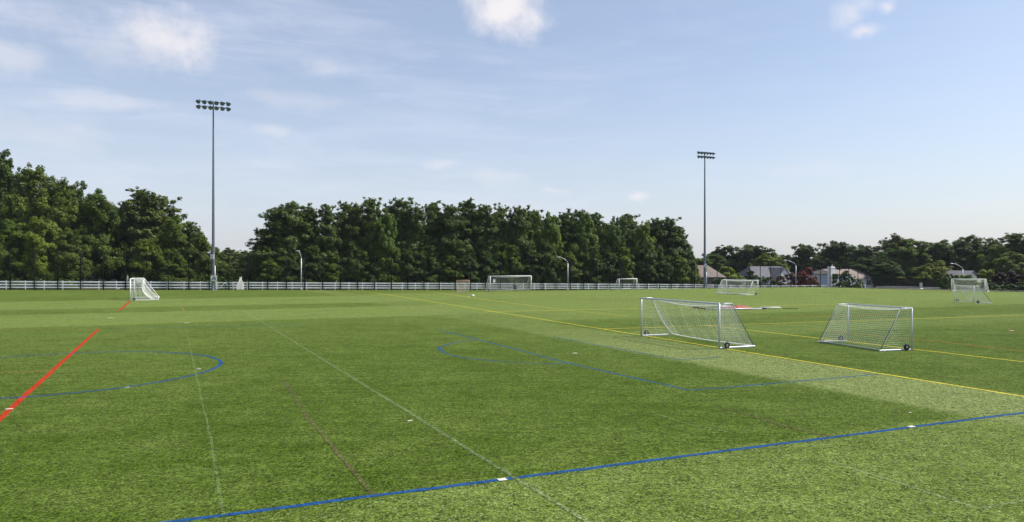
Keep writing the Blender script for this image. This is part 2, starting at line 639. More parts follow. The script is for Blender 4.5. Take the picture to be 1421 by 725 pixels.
for (x, y, w, l) in ((697, 666, .13, .16), (1265, 592.6, .12, .17), (13, 568, .11, .17), (569, 584.5, .08, .12),
                     (798, 490.5, .14, .2), (276, 512.5, .12, .16), (154, 441.5, .25, .4), (259, 448.5, .2, .35), (177, 538, .08, .12), (1263, 573, .05, .08)):
    tick(x, y, w, l)

# low concrete kerb where the synthetic turf ends on the far right
M_kerb = simple('concrete_tan', (0.36, 0.29, 0.22), 0.9, var=.3, scale=1.2)
kp = [Vector((56.0, 128.0)), Vector((61.6, 123.7)), Vector((76.5, 106.0)), Vector((103, 74.5))]
b_ = MB()
for a, b in zip(kp[1:-1], kp[2:]):
    dr = (b - a).normalized(); nn = Vector((-dr.y, dr.x)) * 0.16
    k = int((b - a).length / 2)
    for j in range(k):
        p, r_ = a.lerp(b, j / k), a.lerp(b, (j + 1) / k)
        z = zg(p.x, p.y)
        vs = [(p.x - nn.x, p.y - nn.y, z - .1), (p.x + nn.x, p.y + nn.y, z - .1), (p.x + nn.x, p.y + nn.y, z + .14), (p.x - nn.x, p.y - nn.y, z + .14)]
        z2 = zg(r_.x, r_.y)
        vs += [(r_.x - nn.x, r_.y - nn.y, z2 - .1), (r_.x + nn.x, r_.y + nn.y, z2 - .1), (r_.x + nn.x, r_.y + nn.y, z2 + .14), (r_.x - nn.x, r_.y - nn.y, z2 + .14)]
        b_.add(vs, [(0, 1, 2, 3), (4, 7, 6, 5), (3, 2, 6, 7), (0, 4, 5, 1), (1, 5, 6, 2), (0, 3, 7, 4)])
tag(b_.build('kerb', M_kerb), kind='structure')

# ------------------------------------------------------------------ materials for things
M_white = simple('white_paint', (0.78, 0.78, 0.76), 0.45, var=.06, scale=3)
M_vinyl = simple('white_vinyl', (0.86, 0.86, 0.88), 0.5, var=.12, scale=2)
M_alu = simple('aluminium_paint', (0.52, 0.56, 0.62), 0.35, 0.15, var=.08, scale=4)
M_galv = simple('galvanised_steel', (0.14, 0.165, 0.195), 0.5, 0.2, var=.15, scale=3)
M_galvl = simple('galvanised_light', (0.55, 0.56, 0.56), 0.45, 0.3, var=.12, scale=3)
M_net = simple('net_cord', (0.84, 0.84, 0.78), 0.8, var=.05)
M_netg = simple('net_cord_grey', (0.42, 0.42, 0.40), 0.8, var=.05)
M_black = simple('black_rubber', (0.018, 0.018, 0.02), 0.6, var=.2)
M_blackc = simple('black_coating', (0.008, 0.009, 0.010), 0.85, 0, 0.08, var=.2)
M_hub = simple('grey_hub', (0.35, 0.35, 0.36), 0.5)
M_redfab = simple('red_net_fabric', (0.40, 0.11, 0.09), 0.9, var=.6, scale=4, bump=.8)
M_orange = simple('orange_paint', (0.55, 0.30, 0.20), 0.6)
M_glass = simple('lamp_glass', (0.20, 0.23, 0.27), 0.35, 0.0, 0.3)
M_lampshell = simple('lamp_shell', (0.045, 0.06, 0.08), 0.35, 0.4)
M_purple = simple('purple_letter', (0.035, 0.02, 0.09), 0.6)
M_cream = simple('cream_fabric', (0.78, 0.75, 0.66), 0.8, var=.1, scale=2, bump=.3)
M_bark = simple('bark', (0.075, 0.058, 0.045), 0.95, var=.45, scale=5, bump=.8)
M_plastic = simple('dark_plastic', (0.015, 0.017, 0.02), 0.5)


# ------------------------------------------------------------------ goals
def net_panel(mbb, fn, nu, nv, r, seed=0):
    """fn(u,v)->point; cords along both directions, sagging and a little uneven"""
    rnd = random.Random(seed)
    P = [[Vector(fn(i / nu, j / nv)) + Vector((rnd.uniform(-1, 1), rnd.uniform(-1, 1), rnd.uniform(-1, 1))) * (0.010 if 0 < i < nu and 0 < j < nv else 0) for j in range(nv + 1)] for i in range(nu + 1)]
    for i in range(nu + 1):
        mbb.tube(P[i], r, 3, caps=False)
    for j in range(nv + 1):
        mbb.tube([P[i][j] for i in range(nu + 1)], r, 3, caps=False)


def goal(A, B, H, dt, db, label, cell=0.13, cord=0.0035, bar=0.05, mat=None, netmat=None, wheels=True, slack=0.3, net_from=0.0, group='portable goals standing on the turf', rear=True, hem=1.0):
    A = Vector((A[0], A[1], 0)); B = Vector((B[0], B[1], 0))
    w = (B - A).length
    ang = math.atan2((B - A).y, (B - A).x)
    z = min(zg(A.x, A.y), zg(B.x, B.y))
    root = empty('soccer_goal', (A.x, A.y, z + 0.008), ang)
    tag(root, label, 'goal', group)
    mat = mat or M_alu; netmat = netmat or M_net
    r = bar
    for x in (0, w):
        m = MB(); m.tube([(x, 0, 0), (x, 0, H - r)], r, 12); m.build('post', mat, root)
        s = 1 if x == 0 else -1
        m = MB(); m.tube([(x, r, H - r), (x, dt * .5, H - r * .9), (x, dt, H - r), (x, dt + .06, H - r - .05)], r * .62, 8); m.build('top_bar', mat, root)
        m = MB(); m.tube([(x, dt + .06, H - r - .05), (x, db, r * .7)], r * .5, 8); m.build('stay', M_galv if bar < .052 else mat, root)
        m = MB(); m.bevbox(x - r * .8, x + r * .8, r, db + .05, 0, r * 1.5, .008); m.build('ground_bar', mat, root)
        if wheels:
            wy = .38
            for _ in (0,):
                M = Matrix.Translation((x - s * (r * .8 + .05), wy, .155)) @ Matrix.Rotation(R(90), 4, 'Y')
                wh = empty('wheel', (0, 0, 0)); wh.parent = root
                m = MB(); m.lathe([(.075, -.035), (.135, -.045), (.15, -.02), (.15, .02), (.135, .045), (.075, .035), (.075, -.035)], M, 20); m.build('tyre', M_black, wh)
                m = MB(); m.lathe([(.0, -.04), (.03, -.04), (.076, -.02), (.076, .02), (.03, .04), (.0, .04)], M, 14); m.build('hub', M_hub, wh)
    m = MB(); m.tube([(-r * .2, 0, H - r), (w + r * .2, 0, H - r)], r, 12); m.build('crossbar', mat, root)
    if rear:
        m = MB(); m.tube([(0, db, r * .8), (w, db, r * .8)], r * .6, 8); m.build('rear_bar', M_galv if bar < .052 else mat, root)
    # net: back sheet hangs from a rear top cord, sags and bellies
    n = MB()

    def sag(u):
        return 4 * u * (1 - u)

    def back(u, v):
        x = .04 + u * (w - .08)
        zt = H - r - .04 - sag(u) * slack * .55
        yt = dt * 1.02
        yb = db - .05 - sag(u) * slack * .9
        bel = math.sin(v * math.pi) * slack * .4
        y = yt + (yb - yt) * v - bel
        zz = zt * (1 - v) + .06 * v - bel * .25
        return (x, y, zz)
    nu = max(6, int(w / cell)); nv = max(5, int(math.hypot(H, db - dt) / cell))
    net_panel(n, back, nu, nv, cord, 1)

    def top(u, v):
        x = .04 + u * (w - .08)
        return (x, .02 + v * (dt * 1.0), H - r - .03 - sag(u) * slack * .55 * v)
    net_panel(n, top, nu, max(3, int(dt / cell)), cord, 2)
    for x in (0.03, w - .03):
        def side(u, v, x=x):
            zz = (1 - v) * (H - .1) + .06
            yb = dt + (db - dt) * v
            return (x, .03 + u * (yb - .05), zz)
        net_panel(n, side, max(4, int(db * .8 / cell)), nv, cord, 3)
    # heavy hem cords
    for v in (0, 1):
        n.tube([back(u, v) for u in np.linspace(0, 1, 25)], cord * 3.2 * hem, 5, caps=False)
    for u in (0, 1):
        n.tube([back(u, v) for v in np.linspace(0, 1, 15)], cord * 2.6 * hem, 5, caps=False)
    n.build('net', netmat, root)
    return root


goal((7.09, 38.9), (9.62, 32.95), 2.13, .72, 2.05, 'largest portable goal, standing on the yellow line with its sagging white net to the right', cell=.115, cord=.0036, slack=.42, bar=.044, rear=False, hem=2.4)
goal((18.31, 32.5), (17.18, 36.28), 1.94, .62, 1.8, 'small open backed goal on the second yellow line, right of the largest goal', cell=.12, cord=.0030, bar=.038, slack=.2)
g = goal((-46.0, 86.4), (-42.75, 79.5), 2.46, 1.05, 2.75, 'white goal seen side on at the end of the red line on the left', cell=.16, cord=.009, bar=.065, mat=M_white, slack=.9)
goal((-3.46, 112.8), (3.13, 115.9), 2.44, .6, 2.0, 'wide white goal with grey net facing us in front of the dark pines', cell=.17, cord=.010, bar=.07, mat=M_white, netmat=M_netg, slack=.3)
goal((17.95, 119.0), (21.2, 120.6), 1.85, .5, 1.2, 'smallest white goal close to the rail fence, right of the wide goal', cell=.2, cord=.006, bar=.07, mat=M_white, wheels=False, slack=.1, netmat=M_netg)
goal((33.0, 95.3), (30.6, 101.2), 2.0, .7, 1.9, 'white goal lying open to the right, in front of the grey roofed house', cell=.17, cord=.006, bar=.055, mat=M_white, slack=.25)
goal((47.74, 76.6), (47.9, 73.6), 1.83, .55, 1.9, 'nearer of the two white goals overlapping at the right edge', cell=.13, cord=.0055, bar=.045, mat=M_white, slack=.3)
goal((67.8, 109.5), (70.6, 106.0), 1.98, .6, 1.8, 'farther of the two white goals overlapping at the right edge', cell=.17, cord=.010, bar=.06, mat=M_white, slack=.25)

# weights, sheets and other small things at the goals


def slab(name, p, sx, sy, sz, mat, label, cat, rz=0.0, z0=0.0, group=None):
    m = MB(); m.bevbox(-sx / 2, sx / 2, -sy / 2, sy / 2, 0, sz, min(sx, sy, sz) * .2)
    o = m.build(name, mat)
    o.location = (p[0], p[1], zg(p[0], p[1]) + z0 + .008); o.rotation_euler = (0, 0, rz)
    return tag(o, label, cat, group)


slab('target_sheet', (-2.85, 113.45), .38, .03, .52, M_white, 'white square sheet hung in the upper left corner of the wide goal', 'sheet', R(25), 1.35)
slab('target_sheet', (71.2, 108.2), .55, .03, .5, M_white, 'pale sheet hanging on the crossbar of the farther goal at the right edge', 'sheet', R(-50), 1.42)
slab('sandbag', (31.3, 96.2), 1.3, .22, .12, M_white, 'long white weight bag lying at the foot of the goal before the grey roofed house', 'weight bag', R(10))


def lumpy(name, p, sx, sy, sz, mat, label, cat, seed=1):
    bm = bmesh.new()
    bmesh.ops.create_icosphere(bm, subdivisions=3, radius=1)
    rnd = random.Random(seed)
    ph = [rnd.uniform(0, 6) for _ in range(6)]
    for v in bm.verts:
        k = 1 + .14 * math.sin(3 * v.co.x + ph[0]) * math.sin(4 * v.co.y + ph[1]) + .10 * math.sin(5 * v.co.z + ph[2] + 3 * v.co.x)
        v.co = Vector((v.co.x * sx / 2 * k, v.co.y * sy / 2 * k, max(-.75, v.co.z) * sz / 1.75 * k + sz * .43))
    me = bpy.data.meshes.new(name); bm.to_mesh(me); bm.free(); me.materials.append(mat)
    for f_ in me.polygons: f_.use_smooth = True
    o = put(name, me, None, (p[0], p[1], zg(p[0], p[1]) + .01))
    return tag(o, label, cat)


p = G(656, 411.8)
lumpy('ball_bag', p, .42, .35, .24, M_white, 'small crumpled white bag on the turf before the lacrosse goal', 'bag', 3)
p = G(650, 412.6)
lumpy('training_bib', p, .3, .3, .05, simple('yellow_cloth', (.6, .55, .15)), 'flat yellowish bib lying just left of the white bag', 'bib', 4)
p = G(164, 401.9)
lumpy('plastic_bag', (p.x, p.y), .4, .3, .3, M_white, 'white plastic bag at the foot of the rail fence left of the side-on goal', 'bag', 5)
p = G(1404, 460)
lumpy('marker_disc', p, .3, .3, .05, M_orange, 'flat orange marker disc lying on the turf at the right edge', 'marker', 5)

# field goal for lacrosse: orange frame, pale net
gx, gy = -7.0, 101.5
gz = zg(gx, gy)
lg = empty('lacrosse_goal', (gx, gy, gz + .01), R(12))
tag(lg, 'square lacrosse goal with orange pipes and pale net, left of the wide white goal', 'goal')
for x in (-.92, .92):
    m = MB(); m.tube([(x, 0, 0), (x, 0, 1.83)], .035, 10); m.build('post', M_orange, lg)
m = MB(); m.tube([(-.95, 0, 1.83), (.95, 0, 1.83)], .035, 10); m.build('crossbar', M_orange, lg)
m = MB(); m.tube([(-.92, 0, .03), (0, 2.1, .03), (.92, 0, .03)], .03, 8); m.build('base_frame', M_orange, lg)
n = MB()
for s_ in (-1, 1):
    net_panel(n, lambda u, v, s_=s_: (s_ * .9 * (1 - u * (1 - 0.0) * 1.0), u * 2.05 * (v * .96 + .04), 1.8 * (1 - v) + .04), 18, 16, .008, 5)
n.build('net', simple('net_cord_pink', (.75, .66, .60), .8), lg)

# collapsed goal lying on its back with a red net
p0 = G(1020, 428.5)
cg = empty('collapsed_goal', (p0.x, p0.y, zg(p0.x, p0.y) + .01), R(6))
tag(cg, 'folded goal lying flat behind the largest goal, grey pipes and a heap of red netting', 'goal')
for y in (-2.2, 1.6):
    m = MB(); m.tube([(-3.6, y, .1), (1.5, y, .1)], .06, 8); m.build('frame_bar', M_alu, cg)
m = MB(); m.tube([(-3.4, -2.2, .1), (-3.9, 0, .12), (-2.8, 1.6, .1)], .055, 8); m.build('frame_bar', M_blackc, cg)
m = MB(); m.tube([(1.5, -2.2, .1), (2.0, -1.9, .1)], .055, 8); m.build('frame_bar', M_blackc, cg)
m = MB(); m.tube([(0, 2.1, .12), (1.2, 1.8, .12)], .07, 8); m.build('frame_bar', M_blackc, cg)
m = MB()
rnd = random.Random(4)
NN = 26
pts = {}
for i in range(NN + 1):
    for j in range(13):
        u = i / NN; v = j / 12
        x = -1.15 + u * 2.6; y = -1.6 + v * 2.4
        edge = min(u, 1 - u, v, 1 - v) * 5
        h = max(0, min(1, edge)) * (.06 + .16 * math.sin(7 * u + 2 * v) ** 2 + .08 * math.sin(11 * v + 5 * u) + rnd.uniform(0, .03))
        if u > .75: y *= 1 - (u - .75) * 2
        pts[(i, j)] = (x, y, max(.02, h + .02))
vs = [pts[(i, j)] for i in range(NN + 1) for j in range(13)]
m.add(vs, [(i * 13 + j, (i + 1) * 13 + j, (i + 1) * 13 + j + 1, i * 13 + j + 1) for i in range(NN) for j in range(12)], True)
m.build('netting', M_redfab, cg)
a, b = G(1054, 428.3), G(1083, 428.3)
m = MB()
dv = b - a
m.tube([(0, 0, .07), (dv.x, dv.y, .07)], .065, 10)
m.tube([(dv.x * .98, dv.y * .98, .07), (dv.x * 1.02, dv.y * 1.02, .07)], .075, 10)
o = m.build('lying_tube', M_white); o.location = (a.x, a.y, zg(a.x, a.y) + .005)
tag(o, 'white pole lying on the turf to the right of the red netting', 'pole')
a, b = G(1087, 428.9), G(1108, 429.3)
m = MB(); dv = b - a
m.tube([(0, 0, .03), (dv.x, dv.y, .03)], .022, 8)  # thin dark line on the turf, built as a slim tube
m.tube([(-.05, 0, .03), (.05, 0, .03)], .03, 8)
o = m.build('lying_tube', M_blackc); o.location = (a.x, a.y, zg(a.x, a.y) + .005)
tag(o, 'thin dark line lying at the right end of the white pole', 'pole')

# ------------------------------------------------------------------ white three-rail fence
T0, T1 = -14.0, fence_t(1201)
rf = empty('rail_fence', fence_pt(T0))
tag(rf, 'long white three rail post fence running behind the whole field', 'fence')
org = fence_pt(T0)
fang = math.atan2(FD.y, FD.x)
post = MB(); post.bevbox(-.065, .065, -.065, .065, -.3, 1.36, .012); post.lathe([(.0, 1.43), (.085, 1.375), (.085, 1.36)], None, 4)
pme = post.mesh('post', M_vinyl)
gate_t0, gate_t1 = fence_t(300.5), fence_t(324)
ts = list(np.arange(T0, T1, 2.44)) + [T1]
ts = [t for t in ts if not (gate_t0 - .6 < t < gate_t1 + .6)] + [gate_t0, gate_t1]
ts.sort()
for t in ts:
    pp_ = fence_pt(t) - org
    put('post', pme, rf, pp_, fang)
rail_h = (0.30, 0.72, 1.16)
for h in rail_h:
    m = MB()
    for t0, t1 in ((T0, gate_t0), (gate_t1, T1)):
        k = int((t1 - t0) / 2.44)
        for j in range(k):
            a = fence_pt(t0 + (t1 - t0) * j / k, -.075) - org; b = fence_pt(t0 + (t1 - t0) * (j + 1) / k, -.075) - org
            n2 = Vector((FN.x, FN.y, 0)) * .02
            vs = [a - n2 + Vector((0, 0, h)), a + n2 + Vector((0, 0, h)), a + n2 + Vector((0, 0, h + .19)), a - n2 + Vector((0, 0, h + .19)),
                  b - n2 + Vector((0, 0, h)), b + n2 + Vector((0, 0, h)), b + n2 + Vector((0, 0, h + .19)), b - n2 + Vector((0, 0, h + .19))]
            m.add(vs, [(0, 1, 2, 3), (4, 7, 6, 5), (3, 2, 6, 7), (0, 4, 5, 1), (1, 5, 6, 2), (0, 3, 7, 4)])
    m.build('rail', M_vinyl, rf)
# gate
gp = fence_pt(gate_t0 + .12)
gw = gate_t1 - gate_t0 - .24
gt = empty('field_gate', gp, fang)
tag(gt, 'white rail gate with A-shaped diagonal braces beside the pole with the letter sign', 'gate')
for h in rail_h:
    m = MB(); m.box(0, gw, -.02, .02, h, h + .13); m.build('rail', M_vinyl, gt)
for x in (0, gw - .09):
    m = MB(); m.box(x, x + .09, -.045, -.022, .2, 1.36); m.build('stile', M_vinyl, gt)
for x0, x1 in ((.35, gw * .5), (gw - .35, gw * .5)):
    m = MB(); m.tube([(x0, -.06, .25), (x1, -.06, 1.25)], .065, 4); m.build('brace', M_vinyl, gt)

# ------------------------------------------------------------------ tall black chain-link fence
bf_o = -0.75
B0, B1 = -14.0, fence_t(1203, bf_o)
org = fence_pt(B0, bf_o)
bf = empty('chain_link_fence', org)
tag(bf, 'tall black chain link fence with thin dark posts in front of the white rails', 'fence')
m = MB(); m.tube([(0, 0, -.3), (0, 0, 6.1)], .075, 8); m.lathe([(.08, 6.1), (.06, 6.16), (0, 6.19)], None, 8)
bme = m.mesh('post', M_blackc)
nb = int((B1 - B0) / 3.05)
for i in range(nb + 1):
    put('post', bme, bf, fence_pt(B0 + (B1 - B0) * i / nb, bf_o) - org)
for h, r_ in ((6.0, .028), (3.05, .026), (.08, .02)):
    m = MB(); m.tube([fence_pt(t, bf_o) - org + Vector((0, 0, h)) for t in np.linspace(B0, B1, 60)], r_, 6); m.build('rail', M_blackc, bf)


def mesh_mat(name, col, cell=0.06, wire=0.10, rot=45):
    m, q = new_mat(name)
    uv = q.coord('UV')
    v = q.mapping(uv, scale=(1 / cell, 1 / cell, 1), rot=(0, 0, R(rot)))
    sep = q.n.new('ShaderNodeSeparateXYZ'); q.l.new(v, sep.inputs[0])
    a = q.math('FRACT', sep.outputs[0]); b = q.math('FRACT', sep.outputs[1])
    w_ = q.math('MAXIMUM', q.math('LESS_THAN', a, wire), q.math('LESS_THAN', b, wire))
    t = q.n.new('ShaderNodeBsdfTransparent'); p = q.n.new('ShaderNodeBsdfPrincipled')
    p.inputs['Base Color'].default_value = (*col, 1); p.inputs['Roughness'].default_value = .9; p.inputs['Specular IOR Level'].default_value = .05
    mx = q.n.new('ShaderNodeMixShader'); q.l.new(w_, mx.inputs[0]); q.l.new(t.outputs[0], mx.inputs[1]); q.l.new(p.outputs[0], mx.inputs[2])
    o = q.n.new('ShaderNodeOutputMaterial'); q.l.new(mx.outputs[0], o.inputs[0])
    return m


def mesh_sheet(name, pts, z0, z1, mat, parent):
    me = bpy.data.meshes.new(name)
    vs = []; fs = []; dist = [0.0]
    for i, p_ in enumerate(pts):
        if i: dist.append(dist[-1] + (pts[i] - pts[i - 1]).length)
        vs += [(p_.x, p_.y, p_.z + z0), (p_.x, p_.y, p_.z + z1)]
    for i in range(len(pts) - 1):
        fs.append((2 * i, 2 * i + 2, 2 * i + 3, 2 * i + 1))
    me.from_pydata(vs, [], fs)
    uv = me.uv_layers.new(name='UVMap')
    for l in me.loops:
        vi = l.vertex_index
        uv.data[l.index].uv = (dist[vi // 2], (z0, z1)[vi % 2])
    me.materials.append(mat)
    return put(name, me, parent)


M_mesh = mesh_mat('chain_link_black', (.008, .008, .01), .06, .02)
mesh_sheet('wire_mesh', [fence_pt(t, bf_o + .09) - org for t in np.linspace(B0, B1, 50)], .06, 6.0, M_mesh, bf)

# fence with dark windscreen on the far right
ws_pts = [Vector((x, y)) for x, y in ((80.5, 158.0), (90, 152), (100, 148), (112, 140))]
wo_ = Vector((80.5, 158, zg(80.5, 158)))
wf = empty('windscreen_fence', wo_)
tag(wf, 'dark screened fence before the right hand woods, beyond the end of the white rails', 'fence')
w3 = []
for a, b in zip(ws_pts[:-1], ws_pts[1:]):
    for j in range(4):
        c = a.lerp(b, j / 4); w3.append(Vector((c.x, c.y, zg(c.x, c.y))))
w3.append(Vector((ws_pts[-1].x, ws_pts[-1].y, zg(*ws_pts[-1]))))
M_screen = mesh_mat('windscreen_cloth', (.025, .022, .02), .05, .62, 0)
mesh_sheet('windscreen', [p_ - wo_ for p_ in w3], .5, 3.2, M_screen, wf)
m = MB(); m.tube([(0, 0, 0), (0, 0, 3.3)], .04, 6); pm = m.mesh('post', M_blackc)
for p_ in w3: put('post', pm, wf, p_ - wo_)
m = MB(); m.tube([p_ - wo_ + Vector((0, 0, 3.25)) for p_ in w3], .03, 6); m.build('rail', M_blackc, wf)

# low galvanised guard rail in front of it
gr = empty('guard_rail', (76, 148, zg(76, 148)))
tag(gr, 'low pale grey guard rail at the foot of the dark screened fence', 'guard rail')
go = gr.location.copy()
gpts = []
for a, b in zip([Vector((76, 148)), Vector((88, 137)), Vector((98, 127))], [Vector((88, 137)), Vector((98, 127)), Vector((112, 113))]):
    for j in range(5):
        c = a.lerp(b, j / 5); gpts.append(Vector((c.x, c.y, zg(c.x, c.y))))
m = MB()
for dz in (1.0, 1.25, 1.5):
    m.tube([p_ - go + Vector((0, 0, dz)) for p_ in gpts], .05, 6)
m.build('rail', M_galvl, gr)
m = MB(); m.tube([(0, 0, 0), (0, 0, 1.55)], .05, 6); pm = m.mesh('post', M_galvl)
for p_ in gpts: put('post', pm, gr, p_ - go)

# ------------------------------------------------------------------ sports light towers


def light_tower(px, D, top_y, rb, rt, armw, label):
    x = (px - 710.5) * D / F
    z = zg(x, D)
    H = HC + (370 - top_y) * D / F - z
    root = empty('light_tower', (x, D, z))
    tag(root, label, 'floodlight tower', 'floodlight towers along the field')
    m = MB(); m.lathe([(rb * 1.7, 0), (rb * 1.7, .04), (rb * 1.05, .05), (rb * 1.03, 1.2)], None, 20); m.build('base_sleeve', M_galv, root)
    m = MB()
    k = 14
    m.lathe([(rb + (rt - rb) * i / k, H * i / k + (.05 if i == 0 else 0)) for i in range(k + 1)] + [(0, H)], None, 20)
    m.build('pole', M_galv, root)
    m = MB(); m.tube([(rb * 1.15, -rb * .35, .1), (rb * 1.15, -rb * .35, H * .13)], .09, 8); m.build('conduit', M_galvl, root)
    m = MB(); m.bevbox(-.28, .28, -rb - .3, -rb, H * .165, H * .19, .02); m.build('electrical_box', M_galvl, root)
    ang = math.atan2(V.y, V.x)
    for rz_ in (H - .15, H - 1.0):
        arm = empty('crossarm', (0, 0, rz_), ang); arm.parent = root
        m = MB(); m.bevbox(-armw / 2, armw / 2, -.06, .06, -.06, .06, .01); m.build('beam', M_galv, arm)
        for i in range(6):
            cx = -armw / 2 + .15 + (armw - .3) * i / 5
            yaw = R(-26 + i * 10 + (8 if rz_ < H - .5 else 0))
            M = Matrix.Translation((cx, -.32, -.12)) @ Matrix.Rotation(yaw, 4, 'Z') @ Matrix.Rotation(R(128), 4, 'X')
            s_ = armw / 5.2
            m = MB()
            m.lathe([(0, -.42 * s_), (.13 * s_, -.42 * s_), (.16 * s_, -.2 * s_), (.26 * s_, 0), (.38 * s_, .26 * s_), (.40 * s_, .30 * s_), (.37 * s_, .27 * s_), (.24 * s_, .02)], M, 16)
            # visor over the upper half of the rim
            vs = []; kk = 9
            for j in range(kk):
                a = math.pi * j / (kk - 1)
                vs.append(M @ Vector((.40 * s_ * math.cos(a), .40 * s_ * math.sin(a), .3 * s_)))
                vs.append(M @ Vector((.42 * s_ * math.cos(a), .42 * s_ * math.sin(a), (.3 + .30 * math.sin(a)) * s_)))
            m.add(vs, [(2 * j, 2 * j + 2, 2 * j + 3, 2 * j + 1) for j in range(kk - 1)])
            m.tube([(cx, 0, 0), (cx, -.2, -.05), (cx, -.32, -.12)], .04, 6)
            fl_ = m.build('floodlight', M_lampshell, arm)
            m = MB(); m.lathe([(0, .285 * s_), (.2 * s_, .28 * s_), (.36 * s_, .25 * s_)], M, 16); m.build('lens', M_glass, fl_)
    return root


lt1 = light_tower(296, 117.0, 140.5, .27, .10, 4.7, 'taller floodlight tower with twelve lamps and a letter sign, on the left')
lt2 = light_tower(978, 149.0, 211, .27, .11, 4.1, 'shorter floodlight tower with twelve lamps, rising right of the pine wood')

# letter sign on the left tower
sx_ = (296.8 - 710.5) * 116.4 / F
sg = empty('letter_sign', (sx_, 116.42, zg(sx_, 116.4) + 1.55), R(14))
tag(sg, 'white square sign with a dark letter A fixed to the left floodlight tower', 'sign')
m = MB(); m.bevbox(-.48, .48, -.012, .012, 0, .9, .004, None); m.build('panel', M_white, sg)
m = MB()


def slabpoly(m, pts, y0, y1):
    n_ = len(pts)
    vs = [(x, y0, z) for x, z in pts] + [(x, y1, z) for x, z in pts]
    m.add(vs, [tuple(range(n_)), tuple(range(2 * n_ - 1, n_ - 1, -1))] + [(i, i + n_, (i + 1) % n_ + n_, (i + 1) % n_) for i in range(n_)])


slabpoly(m, [(-.36, .13), (-.22, .13), (.02, .77), (-.09, .77)], -.022, -.015)
slabpoly(m, [(.22, .13), (.36, .13), (.09, .77), (-.022, .77)], -.026, -.019)
slabpoly(m, [(-.21, .29), (.21, .29), (.17, .41), (-.17, .41)], -.030, -.023)
m.build('letter', M_purple, sg)

# ------------------------------------------------------------------ street lamps


def street_lamp(px, py_top, off, arm, label, H=None):
    t = fence_t(px, off)
    p_ = fence_pt(t, off)
    D = p_.y
    zt = HC + (370 - py_top) * D / F
    H = zt - p_.z
    root = empty('street_lamp', p_)
    tag(root, label, 'street lamp', 'street lamps behind the fence')
    m = MB(); m.tube([(0, 0, 0), (0, 0, H - 1.3)], 0, 12, r_list=[.12, .085]); m.build('pole', M_galvl, root)
    m = MB(); m.tube([(0, 0, H - 1.35), (arm * .03, 0, H - 1.0), (arm * .35, -.02, H - .5), (arm * .7, -.05, H - .14), (arm, -.06, H - .02)], .05, 10); m.build('arm', M_galvl, root)
    m = MB()
    M = Matrix.Translation((arm * 1.12, -.06, H - .02)) @ Matrix.Rotation(R(90 if arm > 0 else -90), 4, 'Y') @ Matrix.Diagonal((.55, 1, 1, 1))
    m.lathe([(0, -.42), (.08, -.4), (.17, -.1), (.19, .2), (.1, .42), (0, .44)], M, 12)
    lh = m.build('lamp_head', M_galvl, root)
    m = MB(); m.lathe([(.15, -.02), (.14, -.08), (.07, -.14), (0, -.15)], Matrix.Translation((arm * 1.15, -.06, H - .06)), 12); m.build('lens', M_glass, lh)
    m = MB(); m.lathe([(.19, 0), (.19, .25), (.13, .3), (.12, .5)], None, 12); m.build('base', M_galvl, root)


street_lamp(418, 348.5, 3.0, -.55, 'street lamp with a short arm before the left half of the pine wood')
street_lamp(788, 357.0, 3.0, -1.7, 'street lamp before the right half of the pine wood, between wide and smallest goals')
street_lamp(1104.5, 361.5, 5.0, -2.4, 'street lamp beside the red flowering tree, long arm pointing left')
street_lamp(289, 350, 17, -1.2, 'street lamp whose head shows in the trees just left of the taller tower')
for (px, D, ty, arm, lab) in ((1336, 160, 366, -2.2, 'street lamp above the far roofs behind the two right edge goals'),):
    x = (px - 710.5) * D / F
    z = zg(x, D)
    H = HC + (370 - ty) * D / F - z
    root = empty('street_lamp', (x, D, z)); tag(root, lab, 'street lamp', 'street lamps behind the fence')
    m = MB(); m.tube([(0, 0, 0), (0, 0, H - 1.3)], 0, 12, r_list=[.12, .085]); m.build('pole', M_galvl, root)
    m = MB(); m.tube([(0, 0, H - 1.35), (arm * .03, 0, H - 1.0), (arm * .35, 0, H - .5), (arm * .7, 0, H - .14), (arm, 0, H - .02)], .06, 10); m.build('arm', M_galvl, root)
    m = MB(); m.lathe([(0, -.42), (.08, -.4), (.17, -.1), (.19, .2), (.1, .42), (0, .44)], Matrix.Translation((arm * 1.12, 0, H - .02)) @ Matrix.Rotation(R(-90), 4, 'Y') @ Matrix.Diagonal((.55, 1, 1, 1)), 12)
    m.build('lamp_head', M_galvl, root)

# ------------------------------------------------------------------ other small things along the fence
t = fence_t(333.3, 1.4)
p_ = fence_pt(t, 1.4)
ct = empty('folded_canopy', p_, R(42)); tag(ct, 'tall folded white canopy panels standing upright right of the gate', 'folded canopy')


def sail(x0, x1, h0, h1, y, w=.05):
    m = MB()
    pts_ = []
    n_ = 8
    for i in range(n_ + 1):
        u = i / n_
        pts_.append((x0 + (x1 - x0) * u, h0 + (h1 - h0) * (u ** .8) ))
    out = [(x0, 0)] + [(x1, 0)] + [(a, b) for a, b in reversed(pts_)]
    slabpoly(m, out, y, y + w)
    return m


sail(-.62, -.34, .75, 1.35, -.02).build('panel', M_cream, ct)
sail(-.34, -.1, 1.2, 1.95, -.09).build('panel', M_cream, ct)
sail(.0, .26, 1.9, 2.35, -.03).build('panel', M_cream, ct)
sail(.62, .24, .9, 1.75, -.10).build('panel', M_cream, ct)
m = MB(); m.tube([(-.05, .02, 0), (-.05, .02, 2.2)], .03, 8); m.build('pole', M_galvl, ct)

